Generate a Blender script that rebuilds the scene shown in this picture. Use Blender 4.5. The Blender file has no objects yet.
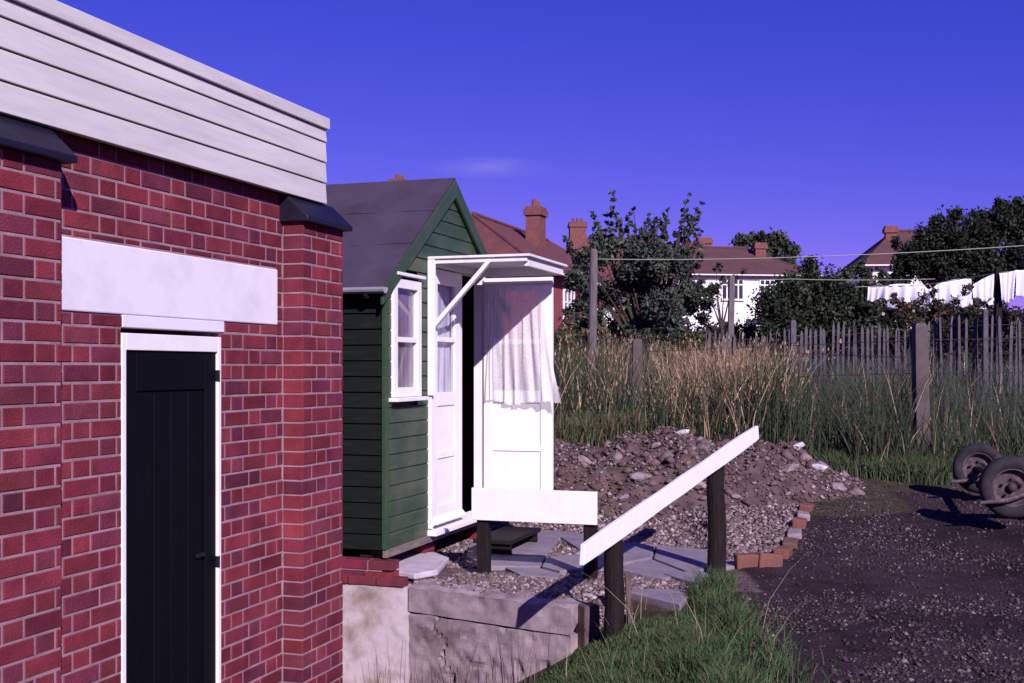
import bpy, math, random
import numpy as np
from mathutils import Vector, noise
random.seed(7)
RNG = np.random.default_rng(11)
R = math.radians
scene = bpy.context.scene
COL = scene.collection

# ------------------------------------------------------------------ camera
FPX = 1180.0
cam = bpy.data.cameras.new('camera')
cam.sensor_width = 36.0
cam.lens = 36.0 * FPX / 1024.0
cam.shift_y = 26.5 / 1024.0
cam.clip_start = 0.05
cam.clip_end = 3000
camo = bpy.data.objects.new('camera', cam)
camo.location = (0, 0, 0)
camo.rotation_euler = (R(90), 0, 0)
COL.objects.link(camo)
scene.camera = camo

# ------------------------------------------------------------------ sun and sky
SUN_DIR = Vector((-0.375, 1.0, 0)).normalized()      # horizontal travel of the light
ELEV = R(29)
L = Vector((SUN_DIR.x * math.cos(ELEV), SUN_DIR.y * math.cos(ELEV), -math.sin(ELEV)))
sun = bpy.data.lights.new('sun', 'SUN')
sun.energy = 5.0
sun.angle = R(0.5)
sun.color = (1.0, 0.90, 0.90)
suno = bpy.data.objects.new('sun', sun)
suno.rotation_euler = L.to_track_quat('-Z', 'Y').to_euler()
COL.objects.link(suno)
world = bpy.data.worlds.new("World")
scene.world = world
world.use_nodes = True
wn = world.node_tree
wn.nodes.clear()
sky = wn.nodes.new('ShaderNodeTexSky')
sky.sky_type = 'NISHITA'
sky.sun_disc = False
sky.sun_elevation = ELEV
sky.sun_rotation = math.atan2(-L.x, -L.y)
sky.air_density = 1.0
sky.dust_density = 0.0
sky.altitude = 3000
sky.ozone_density = 3.0
# one faint wisp of high cloud low in the sky ahead
tc = wn.nodes.new('ShaderNodeTexCoord')
sx = wn.nodes.new('ShaderNodeSeparateXYZ')
wn.links.new(tc.outputs['Generated'], sx.inputs[0])
def mth(op, a, b):
    n = wn.nodes.new('ShaderNodeMath'); n.operation = op
    for i, v in enumerate((a, b)):
        if isinstance(v, (int, float)): n.inputs[i].default_value = v
        else: wn.links.new(v, n.inputs[i])
    return n.outputs[0]
cu = mth('DIVIDE', mth('SUBTRACT', mth('DIVIDE', sx.outputs[0], sx.outputs[1]), -.018), .060)
cv = mth('DIVIDE', mth('SUBTRACT', mth('DIVIDE', sx.outputs[2], sx.outputs[1]), .170), .0105)
dist = mth('SQRT', mth('ADD', mth('MULTIPLY', cu, cu), mth('MULTIPLY', cv, cv)), 0)
msk = mth('MAXIMUM', mth('SUBTRACT', 1.0, dist), 0)
mp = wn.nodes.new('ShaderNodeMapping')
mp.inputs['Scale'].default_value = (20, 20, 90)
nz = wn.nodes.new('ShaderNodeTexNoise')
nz.inputs['Scale'].default_value = 1.6
nz.inputs['Detail'].default_value = 5
cl_f = mth('MULTIPLY', mth('MULTIPLY', msk, nz.outputs['Fac']), .30)
cm = wn.nodes.new('ShaderNodeMixRGB')
cm.blend_type = 'MIX'
cm.inputs[2].default_value = (6.5, 5.6, 9.0, 1)
bg = wn.nodes.new('ShaderNodeBackground')
bg.inputs['Strength'].default_value = 0.074
wo = wn.nodes.new('ShaderNodeOutputWorld')
lk = wn.links.new
sp_ = wn.nodes.new('ShaderNodeSeparateColor'); lk(sky.outputs[0], sp_.inputs[0])
cb_ = wn.nodes.new('ShaderNodeCombineColor')
for i_, (k_, g_) in enumerate(((.32, 1.6), (.265, 1.1), (2.70, .6))):        # the slide film's deep blue
    lk(mth('MULTIPLY', mth('POWER', sp_.outputs[i_], g_), k_), cb_.inputs[i_])
lk(tc.outputs['Generated'], mp.inputs[0])
lk(mp.outputs[0], nz.inputs['Vector'])
lk(cl_f, cm.inputs[0])
lk(cb_.outputs[0], cm.inputs[1])
lk(cm.outputs[0], bg.inputs[0])
lk(bg.outputs[0], wo.inputs[0])
vs = scene.view_settings
vs.view_transform = 'Standard'
vs.look = 'None'
vs.exposure = 0.30
vs.gamma = 1.0

# ------------------------------------------------------------------ materials
def mat(name, col, rough=0.8, var=0.0, vscale=6.0, col2=None, bump=0.0, bscale=60.0, vcol=False,
        metallic=0.0, spec=0.3, stretch=(1, 1, 1), lo=0.35, hi=0.7, detail=6):
    m = bpy.data.materials.new(name)
    m.use_nodes = True
    t = m.node_tree
    b = t.nodes['Principled BSDF']
    b.inputs['Roughness'].default_value = rough
    b.inputs['Metallic'].default_value = metallic
    b.inputs['Specular IOR Level'].default_value = spec
    tcn = t.nodes.new('ShaderNodeTexCoord')
    mpn = t.nodes.new('ShaderNodeMapping')
    mpn.inputs['Scale'].default_value = stretch
    t.links.new(tcn.outputs['Object'], mpn.inputs[0])
    src = None
    if vcol:
        a = t.nodes.new('ShaderNodeAttribute')
        a.attribute_name = 'Col'
        src = a.outputs['Color']
    if var > 0 or col2 is not None:
        n = t.nodes.new('ShaderNodeTexNoise')
        n.inputs['Scale'].default_value = vscale
        n.inputs['Detail'].default_value = detail
        n.inputs['Roughness'].default_value = 0.65
        t.links.new(mpn.outputs[0], n.inputs['Vector'])
        rp = t.nodes.new('ShaderNodeMapRange')
        rp.inputs[1].default_value = lo
        rp.inputs[2].default_value = hi
        t.links.new(n.outputs['Fac'], rp.inputs[0])
        mx = t.nodes.new('ShaderNodeMixRGB')
        t.links.new(rp.outputs[0], mx.inputs[0])
        if vcol:
            mx.blend_type = 'MULTIPLY'
            mx2 = t.nodes.new('ShaderNodeMixRGB')
            mx2.inputs[1].default_value = (1 - var, 1 - var, 1 - var, 1)
            mx2.inputs[2].default_value = (1 + var * .5, 1 + var * .5, 1 + var * .5, 1)
            t.links.new(rp.outputs[0], mx2.inputs[0])
            mx.inputs[0].default_value = 1
            for l in list(mx.inputs[0].links):
                t.links.remove(l)
            t.links.new(src, mx.inputs[1])
            t.links.new(mx2.outputs[0], mx.inputs[2])
        else:
            c2 = col2 if col2 is not None else tuple(c * (1 - var) for c in col[:3])
            mx.inputs[1].default_value = (*col[:3], 1)
            mx.inputs[2].default_value = (*c2[:3], 1)
        src = mx.outputs[0]
    if src is not None:
        t.links.new(src, b.inputs['Base Color'])
    else:
        b.inputs['Base Color'].default_value = (*col[:3], 1)
    if bump > 0:
        n2 = t.nodes.new('ShaderNodeTexNoise')
        n2.inputs['Scale'].default_value = bscale
        n2.inputs['Detail'].default_value = 5
        t.links.new(mpn.outputs[0], n2.inputs['Vector'])
        bp = t.nodes.new('ShaderNodeBump')
        bp.inputs['Strength'].default_value = bump
        bp.inputs['Distance'].default_value = 0.01
        t.links.new(n2.outputs['Fac'], bp.inputs['Height'])
        t.links.new(bp.outputs[0], b.inputs['Normal'])
    return m

M = {}
M['brick'] = mat('brick faces', (1, 1, 1), .85, var=.38, vscale=4.5, vcol=True, bump=.5, bscale=120, spec=.15)
M['mortar'] = mat('pale mortar', (.34, .21, .26), .95, var=.45, vscale=7, bump=.25, bscale=150)
M['white'] = mat('white gloss paint', (.82, .78, .81), .4, var=.10, vscale=9, bump=.08, bscale=30)
M['white_old'] = mat('weathered white paint', (.76, .71, .74), .55, col2=(.52, .46, .50), vscale=7, lo=.52, hi=.85, bump=.15, bscale=40)
M['white_boards'] = mat('cream white fascia paint', (.60, .56, .58), .5, col2=(.47, .43, .46), vscale=3, stretch=(.6, 3, 5), lo=.4, hi=.75, bump=.1)
M['lintel'] = mat('painted concrete lintel', (.74, .69, .78), .7, col2=(.62, .56, .66), vscale=5, lo=.45, hi=.8, bump=.08, bscale=90)
M['slate'] = mat('dark slate coping', (.012, .010, .026), .5, var=.4, vscale=8, bump=.3, bscale=40)
M['dark_door'] = mat('dark navy door paint', (.0035, .0035, .006), .6, spec=.12, var=.4, vscale=5, stretch=(8, 8, .5))
M['green'] = mat('green painted boards', (.020, .050, .026), .5, col2=(.075, .090, .055), vscale=2.6, stretch=(1, 1, 2.2), lo=.42, hi=.72, bump=.25, bscale=45, spec=.4)
M['green_trim'] = mat('green painted trim', (.026, .060, .030), .5, col2=(.06, .07, .045), vscale=7, lo=.45, hi=.8, bump=.15)
M['tar'] = mat('tarred side boards', (.0045, .0075, .006), .6, col2=(.012, .016, .013), vscale=6, stretch=(1, 1, 5), lo=.5, hi=.8, bump=.3, spec=.2)  # near-black base colour stands in for the shadow on the shed's side wall
M['felt'] = mat('mineral roofing felt', (.070, .052, .088), .95, col2=(.045, .034, .055), vscale=2.4, lo=.35, hi=.7, bump=.5, bscale=220, spec=.1)
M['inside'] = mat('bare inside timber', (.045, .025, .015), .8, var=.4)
M['bare_wood'] = mat('weathered bare timber', (.22, .17, .17), .85, col2=(.11, .08, .08), vscale=6, stretch=(1, 6, 6), bump=.3)
M['creosote'] = mat('creosoted timber', (.009, .006, .007), .8, col2=(.022, .013, .014), vscale=10, stretch=(4, 4, .8), lo=.45, hi=.8, bump=.5, bscale=35, spec=.2)
M['gutter'] = mat('pale grey gutter', (.35, .34, .42), .4, var=.2)
M['brass'] = mat('brass', (.55, .38, .10), .35, metallic=.9)
M['iron'] = mat('black iron', (.01, .01, .012), .5)
M['concrete'] = mat('cast concrete', (.36, .275, .32), .92, col2=(.15, .105, .12), vscale=4.5, lo=.40, hi=.68, detail=10, bump=.35, bscale=120)
M['render'] = mat('pale cement render', (.46, .38, .44), .9, col2=(.24, .17, .16), vscale=3.4, lo=.48, hi=.70, bump=.3, bscale=110, detail=10)
M['slab'] = mat('grey paving slab', (.25, .205, .265), .85, col2=(.17, .135, .175), vscale=4, bump=.3, bscale=60)
M['slab_white'] = mat('pale stone slab', (.52, .45, .56), .85, col2=(.38, .31, .38), vscale=7, bump=.4)
M['pebble'] = mat('gravel', (1, 1, 1), .8, vcol=True)
M['grass'] = mat('grass blades', (1, 1, 1), .65, vcol=True, spec=.2)
M['leaf'] = mat('leaves', (1, 1, 1), .6, vcol=True, spec=.25)
M['bark'] = mat('bark', (.06, .045, .04), .9, var=.5, vscale=12)
M['fencewood'] = mat('weathered split pale', (.10, .085, .115), .85, col2=(.05, .042, .058), vscale=5)
M['postgrey'] = mat('grey concrete post', (.105, .082, .088), .9, col2=(.06, .045, .048), vscale=6, bump=.4)
M['linepost'] = mat('silvered timber post', (.155, .125, .14), .85, col2=(.075, .058, .065), vscale=6, stretch=(4, 4, .6), bump=.3)
M['wire'] = mat('pale wire', (.30, .30, .26), .5)
M['sheet'] = mat('white laundry', (.74, .70, .86), .85, var=.1)
M['tyre'] = mat('worn tyre rubber', (.013, .011, .017), .85, col2=(.036, .028, .038), vscale=12, bump=.3, bscale=80)
M['rim'] = mat('dusty steel rim', (.13, .09, .11), .75, col2=(.035, .022, .025), vscale=22, bump=.3, metallic=.3)
M['rust'] = mat('rusty iron', (.075, .05, .055), .8, var=.5, vscale=14, metallic=.3)
M['tile'] = mat('red roof tiles', (.15, .048, .052), .9, col2=(.09, .034, .042), vscale=1.6, bump=.3, bscale=9)
M['brown_tile'] = mat('brown roof tiles', (.105, .046, .052), .9, col2=(.07, .033, .040), vscale=1.6)
M['housebrick'] = mat('red house brick', (.26, .060, .07), .9, var=.3, vscale=3)
M['chimbrick'] = mat('weathered chimney brick', (.19, .072, .070), .9, col2=(.12, .042, .045), vscale=5)
M['whitewall'] = mat('white rendered house wall', (.74, .70, .78), .85, var=.08, vscale=1)
M['glass_dark'] = mat('window glass', (.03, .03, .05), .08, spec=.6)
M['soil'] = mat('turned soil', (.115, .072, .075), .95, col2=(.045, .027, .031), vscale=7, lo=.35, hi=.65, bump=1, bscale=30)
M['rubble'] = mat('rubble stone', (.30, .235, .27), .9, col2=(.16, .11, .12), vscale=9, bump=.5)
M['pale_rubble'] = mat('chalky white stone', (.60, .54, .62), .9, var=.3, vscale=8, bump=.4)
M['redbrick'] = mat('loose red brick', (.19, .068, .055), .9, col2=(.11, .055, .05), vscale=9, bump=.6, bscale=60)
M['redbrick_dull'] = mat('dusty brown brick', (.13, .075, .065), .9, col2=(.08, .05, .05), vscale=9, bump=.6)
M['rose'] = mat('red climbing roses', (.30, .03, .05), .7)
M['brown_timber'] = mat('brown edging timber', (.12, .075, .075), .85, col2=(.06, .035, .035), vscale=8, bump=.4)

# terrain surface: patches of yard ash, gravel, grass soil driven by real position
def ground_material():
    m = bpy.data.materials.new('yard earth and ash')
    m.use_nodes = True
    t = m.node_tree
    b = t.nodes['Principled BSDF']
    b.inputs['Roughness'].default_value = .95
    b.inputs['Specular IOR Level'].default_value = .1
    a = t.nodes.new('ShaderNodeAttribute'); a.attribute_name = 'Col'
    g = t.nodes.new('ShaderNodeTexCoord')
    n = t.nodes.new('ShaderNodeTexNoise'); n.inputs['Scale'].default_value = 5; n.inputs['Detail'].default_value = 9
    n.inputs['Roughness'].default_value = .75
    t.links.new(g.outputs['Object'], n.inputs['Vector'])
    mr = t.nodes.new('ShaderNodeMapRange'); mr.inputs[1].default_value = .3; mr.inputs[2].default_value = .7
    mr.inputs[3].default_value = .45; mr.inputs[4].default_value = 1.6
    t.links.new(n.outputs['Fac'], mr.inputs[0])
    mx = t.nodes.new('ShaderNodeVectorMath'); mx.operation = 'SCALE'
    t.links.new(a.outputs['Color'], mx.inputs[0]); t.links.new(mr.outputs[0], mx.inputs['Scale'])
    t.links.new(mx.outputs[0], b.inputs['Base Color'])
    n2 = t.nodes.new('ShaderNodeTexNoise'); n2.inputs['Scale'].default_value = 45; n2.inputs['Detail'].default_value = 6
    t.links.new(g.outputs['Object'], n2.inputs['Vector'])
    bp = t.nodes.new('ShaderNodeBump'); bp.inputs['Strength'].default_value = 1; bp.inputs['Distance'].default_value = .02
    t.links.new(n2.outputs['Fac'], bp.inputs['Height']); t.links.new(bp.outputs[0], b.inputs['Normal'])
    return m
M['ground'] = ground_material()

def lace_material(nm='white lace net', lo_=.16, hi_=.66):
    m = bpy.data.materials.new(nm)
    m.use_nodes = True
    t = m.node_tree
    b = t.nodes['Principled BSDF']
    b.inputs['Base Color'].default_value = (.80, .76, .84, 1)
    b.inputs['Roughness'].default_value = .9
    tr = t.nodes.new('ShaderNodeBsdfTransparent')
    g = t.nodes.new('ShaderNodeTexCoord')
    mp_ = t.nodes.new('ShaderNodeMapping'); mp_.inputs['Scale'].default_value = (1, 1, 1)
    t.links.new(g.outputs['Object'], mp_.inputs[0])
    v = t.nodes.new('ShaderNodeTexVoronoi'); v.inputs['Scale'].default_value = 110
    t.links.new(mp_.outputs[0], v.inputs['Vector'])
    n = t.nodes.new('ShaderNodeTexNoise'); n.inputs['Scale'].default_value = 16; n.inputs['Detail'].default_value = 3
    t.links.new(mp_.outputs[0], n.inputs['Vector'])
    mr = t.nodes.new('ShaderNodeMapRange'); mr.inputs[1].default_value = .2; mr.inputs[2].default_value = .6
    mr.inputs[3].default_value = lo_; mr.inputs[4].default_value = hi_
    mm = t.nodes.new('ShaderNodeMath'); mm.operation = 'ADD'
    t.links.new(v.outputs['Distance'], mm.inputs[0])
    m2 = t.nodes.new('ShaderNodeMath'); m2.operation = 'MULTIPLY'; m2.inputs[1].default_value = .35
    t.links.new(n.outputs['Fac'], m2.inputs[0]); t.links.new(m2.outputs[0], mm.inputs[1])
    t.links.new(mm.outputs[0], mr.inputs[0])
    mix = t.nodes.new('ShaderNodeMixShader')
    t.links.new(mr.outputs[0], mix.inputs[0])
    t.links.new(tr.outputs[0], mix.inputs[1]); t.links.new(b.outputs[0], mix.inputs[2])
    t.links.new(mix.outputs[0], t.nodes['Material Output'].inputs['Surface'])
    return m
M['lace'] = lace_material()
M['lace_thick'] = lace_material('thick white lace', .55, 1.0)

def glass_material():
    m = bpy.data.materials.new('clear window pane')
    m.use_nodes = True
    t = m.node_tree
    t.nodes.remove(t.nodes['Principled BSDF'])
    tr = t.nodes.new('ShaderNodeBsdfTransparent')
    tr.inputs[0].default_value = (.86, .86, .90, 1)
    gl = t.nodes.new('ShaderNodeBsdfGlossy'); gl.inputs['Roughness'].default_value = .03
    lw = t.nodes.new('ShaderNodeLayerWeight'); lw.inputs[0].default_value = .5
    pw_ = t.nodes.new('ShaderNodeMath'); pw_.operation = 'POWER'; pw_.inputs[1].default_value = 4
    t.links.new(lw.outputs['Facing'], pw_.inputs[0])
    fr = t.nodes.new('ShaderNodeMath'); fr.operation = 'MULTIPLY_ADD'; fr.inputs[1].default_value = .7; fr.inputs[2].default_value = .04
    t.links.new(pw_.outputs[0], fr.inputs[0])
    mix = t.nodes.new('ShaderNodeMixShader')
    t.links.new(fr.outputs[0], mix.inputs[0])
    t.links.new(tr.outputs[0], mix.inputs[1]); t.links.new(gl.outputs[0], mix.inputs[2])
    t.links.new(mix.outputs[0], t.nodes['Material Output'].inputs['Surface'])
    return m
M['glass'] = glass_material()

# ------------------------------------------------------------------ mesh helpers
class MB:
    def __init__(s):
        s.v = []; s.f = []; s.c = []
    def add(s, vs_, fs_, col=None):
        o = len(s.v)
        s.v.extend([tuple(p) for p in vs_])
        s.f.extend([tuple(i + o for i in f) for f in fs_])
        s.c.extend([col or (1, 1, 1)] * len(vs_))
    def box(s, x0, x1, y0, y1, z0, z1, col=None):
        s.add([(x0, y0, z0), (x1, y0, z0), (x1, y1, z0), (x0, y1, z0), (x0, y0, z1), (x1, y0, z1), (x1, y1, z1), (x0, y1, z1)],
              [(0, 3, 2, 1), (4, 5, 6, 7), (0, 1, 5, 4), (1, 2, 6, 5), (2, 3, 7, 6), (3, 0, 4, 7)], col)
    def beam(s, a, b, w, h, up=(0, 0, 1), col=None):
        a = Vector(a); b = Vector(b); d = (b - a).normalized()
        r = d.cross(Vector(up)).normalized(); u = r.cross(d).normalized()
        pts = []
        for c in (a, b):
            for (i, j) in ((-1, -1), (1, -1), (1, 1), (-1, 1)):
                pts.append(c + r * (w / 2 * i) + u * (h / 2 * j))
        s.add(pts, [(3, 2, 1, 0), (4, 5, 6, 7), (0, 1, 5, 4), (1, 2, 6, 5), (2, 3, 7, 6), (3, 0, 4, 7)], col)
    def tube(s, pts, rad, n=8, col=None, cap=True):
        pts = [Vector(p) for p in pts]
        rads = rad if isinstance(rad, (list, tuple)) else [rad] * len(pts)
        rings = []
        for i, p in enumerate(pts):
            d = (pts[min(i + 1, len(pts) - 1)] - pts[max(i - 1, 0)]).normalized()
            ref = Vector((0, 0, 1)) if abs(d.z) < .9 else Vector((1, 0, 0))
            r = d.cross(ref).normalized(); u = r.cross(d).normalized()
            rings.append([p + (r * math.cos(2 * math.pi * k / n) + u * math.sin(2 * math.pi * k / n)) * rads[i] for k in range(n)])
        vs_ = [q for rg in rings for q in rg]
        fs_ = []
        for i in range(len(pts) - 1):
            for k in range(n):
                fs_.append((i * n + k, i * n + (k + 1) % n, (i + 1) * n + (k + 1) % n, (i + 1) * n + k))
        if cap:
            fs_.append(tuple(range(n - 1, -1, -1)))
            fs_.append(tuple((len(pts) - 1) * n + k for k in range(n)))
        s.add(vs_, fs_, col)
    def build(s, name, material, parent=None, bevel=0.0, smooth=False):
        me = bpy.data.meshes.new(name)
        me.from_pydata(s.v, [], s.f)
        if s.v:
            ca = me.color_attributes.new('Col', 'FLOAT_COLOR', 'POINT')
            arr = np.ones((len(s.v), 4), dtype=np.float32)
            arr[:, :3] = np.array(s.c, dtype=np.float32)
            ca.data.foreach_set('color', arr.ravel())
        me.materials.append(material)
        if smooth:
            me.shade_smooth()
        me.update()
        o = bpy.data.objects.new(name, me)
        COL.objects.link(o)
        if parent is not None:
            o.parent = parent
        if bevel > 0:
            bm = o.modifiers.new('bevel', 'BEVEL')
            bm.width = bevel; bm.segments = 2; bm.limit_method = 'ANGLE'
        return o

def np_mesh(name, verts, faces, cols, material, parent=None):
    """verts (N,3), faces (M,k) one size, cols (N,3)"""
    me = bpy.data.meshes.new(name)
    nv, (nf, k) = len(verts), faces.shape
    me.vertices.add(nv)
    me.vertices.foreach_set('co', verts.astype(np.float32).ravel())
    me.loops.add(nf * k)
    me.loops.foreach_set('vertex_index', faces.astype(np.int32).ravel())
    me.polygons.add(nf)
    me.polygons.foreach_set('loop_start', np.arange(0, nf * k, k, dtype=np.int32))
    me.polygons.foreach_set('loop_total', np.full(nf, k, dtype=np.int32))
    me.update(calc_edges=True)
    ca = me.color_attributes.new('Col', 'FLOAT_COLOR', 'POINT')
    arr = np.ones((nv, 4), dtype=np.float32); arr[:, :3] = cols
    ca.data.foreach_set('color', arr.ravel())
    me.materials.append(material)
    o = bpy.data.objects.new(name, me)
    COL.objects.link(o)
    if parent is not None:
        o.parent = parent
    return o

def tag(o, label=None, cat=None, group=None, kind=None):
    if label: o['label'] = label
    if cat: o['category'] = cat
    if group: o['group'] = group
    if kind: o['kind'] = kind
    return o
def empty(name, loc, rz=0.0):
    o = bpy.data.objects.new(name, None)
    o.location = loc; o.rotation_euler = (0, 0, rz)
    o.empty_display_size = .2
    COL.objects.link(o)
    return o
def kids(o):
    return [c for c in COL.objects if c.parent == o]
def copy_tree(o, parent=None):
    c = o.copy(); COL.objects.link(c)
    if parent is not None: c.parent = parent
    for ch in kids(o):
        copy_tree(ch, c)
    return c
def P(px, py, D):                      # point at depth D seen at px, py (used to read positions off the survey of the place)
    return Vector(((px - 512) / FPX * D, D, (368 - py) / FPX * D))

ANG = math.atan2(.949, .316)           # direction the two buildings run in
A = Vector((math.cos(ANG), math.sin(ANG), 0))
N = Vector((A.y, -A.x, 0))             # outwards, to the right

# ------------------------------------------------------------------ terrain
def sm(a, b, x):
    t = min(1, max(0, (x - a) / (b - a))); return t * t * (3 - 2 * t)
GK = [(-50, -1.62), (8, -1.6), (11, -1.46), (13, -1.27), (15, -1.07), (18, -.76), (22, -.5), (35, -.2), (60, .3), (120, 1.0), (400, 2.0), (900, 3.0)]
def base_g(y):
    for (a, za), (b, zb) in zip(GK, GK[1:]):
        if y <= b:
            return za + (zb - za) * max(0, (y - a)) / (b - a)
    return GK[-1][1]
def wall_y(x):
    return 8.50 - .694 * (x + .739) if x > -.739 else 8.50 - .333 * (x + .739)
def terr(x, y):
    g = base_g(y)
    up = g
    if y < 12.5:
        up = g + (-1.58 - g) * (1 - sm(1.6, 1.9, x)) * (1 - sm(10.8, 12.5, y)) if y > 8 else g
    lowz = -2.32 + (g + 2.32) * sm(-.5, 1.05, x)
    lowz += .04 * noise.noise(Vector((x * 1.5, y * 1.5, 3)))
    if x < .40:
        return up if y > wall_y(x) + .10 else lowz
    k = sm(7.85, 8.45, y - .25 * (x > .4) * sm(.5, .9, x) * (1 - sm(1.2, 1.5, x)))
    return lowz + (up - lowz) * k
def yard_col(x, y):
    n1 = noise.noise(Vector((x * .9, y * .9, 0)))
    if y > 11.5 + .5 * n1 + (0 if x < 4 else .9):
        k = sm(11.5, 13.5, y)
        return (.055, .045, .03)
    if x < 1.16 + .12 * (y - 6) + .2 * n1 and y < 8.3:
        return (.045, .045, .028)
    if x < 1.75 and y > 8.3:
        return (.13, .085, .095)
    n1 = n1 + .6 * noise.noise(Vector((x * 2.6, y * 2.6, 4)))
    return (.033 + .017 * n1, .019 + .010 * n1, .025 + .013 * n1)
xs = list(np.concatenate([np.array([-900, -400, -200, -100, -60, -40, -25, -15, -10, -7, -5, -4, -3.5]), np.arange(-3, 6, .06), np.arange(6, 14, .3), np.array([15, 18, 22, 28, 36, 50, 80, 140, 300, 900])]))
ys = list(np.concatenate([np.array([-60, -30, -15, -8, -4, 0, 2, 3, 4]), np.arange(5, 13, .06), np.arange(13, 24, .3), np.array([26, 30, 36, 44, 54, 70, 100, 160, 300, 600, 1500])]))
nx, ny = len(xs), len(ys)
V = np.zeros((nx * ny, 3)); C_ = np.zeros((nx * ny, 3))
for j, y in enumerate(ys):
    for i, x in enumerate(xs):
        z = terr(x, y)
        if 5 <= y < 13 and -3 < x < 6:
            z += .012 * noise.noise(Vector((x * 7, y * 7, 1)))
        V[j * nx + i] = (x, y, z); C_[j * nx + i] = yard_col(x, y)
ii, jj = np.meshgrid(np.arange(nx - 1), np.arange(ny - 1))
q = (jj * nx + ii).ravel()
F = np.stack([q, q + 1, q + nx + 1, q + nx], 1)
tag(np_mesh('ground', V, F, C_, M['ground']), kind='structure')

# ------------------------------------------------------------------ brickwork
BR = [(.185, .026, .046), (.195, .030, .050), (.205, .032, .048), (.18, .024, .045), (.21, .031, .046), (.165, .025, .048), (.205, .036, .052), (.18, .036, .060), (.165, .030, .058), (.195, .028, .042), (.125, .024, .048), (.20, .030, .048)]
CH = .0762; MT = .0105
def brick_box(mb, s0, s1, y0, z0, z1, dep, col, ends=True):
    """brick with chamfered arrises; front face at y = y0 (outwards is -y)"""
    j = random.uniform(-.0012, .0012); e = .0035
    y0 += j
    js = random.uniform(-.001, .001)
    z0 += js; z1 += js * .5
    vs_ = [(s0 + e, y0, z0 + e), (s1 - e, y0, z0 + e), (s1 - e, y0, z1 - e), (s0 + e, y0, z1 - e),
           (s0, y0 + e, z0), (s1, y0 + e, z0), (s1, y0 + e, z1), (s0, y0 + e, z1),
           (s0, y0 + dep, z0), (s1, y0 + dep, z0), (s1, y0 + dep, z1), (s0, y0 + dep, z1)]
    fs_ = [(0, 1, 2, 3), (0, 4, 5, 1), (1, 5, 6, 2), (2, 6, 7, 3), (3, 7, 4, 0), (4, 8, 9, 5), (5, 9, 10, 6), (6, 10, 11, 7), (7, 11, 8, 4)]
    mb.add(vs_, fs_, col)
def brick_area(mb, s_lo, s_hi, y0, z_lo, z_hi, dep, holes=(), phase=0.0):
    """Flemish bond with its ends closed by closers"""
    n0 = math.floor((z_lo + 2.34) / CH); k = n0
    ST, HD = .2215, .1095
    while -2.34 + k * CH < z_hi - .01:
        za = max(-2.34 + k * CH, z_lo); zb = min(-2.34 + (k + 1) * CH - MT, z_hi)
        x = s_lo - 1.0 + phase + (0 if k % 2 else (ST + HD) / 2)
        st = (k % 3 != 1)
        st = True
        while x < s_hi:
            ln = ST if st else HD
            a, b = max(x, s_lo), min(x + ln - MT, s_hi)
            if a < b - .012 and zb - za > .015:
                segs = [(a, b)]
                c0 = random.choice(BR); f0 = random.uniform(.8, 1.18)
                for (h0, h1, g0, g1) in holes:
                    pa, pb_ = max(a, h0), min(b, h1)
                    if pb_ - pa > .02:
                        if za < g1 - .004 and zb > g1 + .016:
                            brick_box(mb, pa, pb_, y0, g1 + .009, zb, dep, tuple(v * f0 for v in c0))
                        if za < g0 - .016 and zb > g0 + .004:
                            brick_box(mb, pa, pb_, y0, za, g0 - .006, dep, tuple(v * f0 for v in c0))
                for (h0, h1, g0, g1) in holes:
                    if zb > g0 + .004 and za < g1 - .004:
                        ns = []
                        for (p, q_) in segs:
                            if q_ <= h0 or p >= h1: ns.append((p, q_))
                            else:
                                if p < h0 - .02: ns.append((p, h0))
                                if q_ > h1 + .02: ns.append((h1, q_))
                        segs = ns
                for (p, q_) in segs:
                    c = random.choice(BR); f = random.uniform(.8, 1.18)
                    brick_box(mb, p, q_, y0, za, zb, dep, tuple(v * f for v in c))
            x += ln; st = not st
        k += 1

# ------------------------------------------------------------------ brick outbuilding
B0 = Vector((-.951, 6.64, -2.34))
bld = empty('brick_outbuilding', B0, ANG)
tag(bld, 'red brick outbuilding with cream boarded fascia and dark plank door, nearest on the left', 'outbuilding')
OZ = 2.34
def ob(mb, name, m, parent=bld, **k):
    """local builder written in eye-level heights; shifted so that the parent's base is its origin"""
    mb.v = [(x, y, z + OZ) for (x, y, z) in mb.v]
    return mb.build(name, m, parent, **k)
PD = .122
PILS = [(-.465, 0.0), (-2.797, -2.332)]
hol = [(-1.815, -1.058, -2.5, .226), (-2.45, -.523, .225, .515)]
wb = MB()
brick_area(wb, -2.36, -.455, PD, -2.34, 1.16, .06, holes=hol, phase=.03)
brick_area(wb, -5.2, -2.797, PD, -2.34, 1.16, .06, phase=.03)
wall_o = ob(wb, 'wall', M['brick'])
mo = MB()
def mort(s0, s1, z0, z1, y0=PD + .004, y1=PD + .22): mo.box(s0, s1, y0, y1, z0, z1)
mort(-2.36, -1.815, -2.34, 1.16); mort(-1.058, -.45, -2.34, 1.16); mort(-1.815, -1.058, .18, 1.16); mort(-5.2, -2.797, -2.34, 1.16)
ob(mo, 'mortar', M['mortar'])
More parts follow.
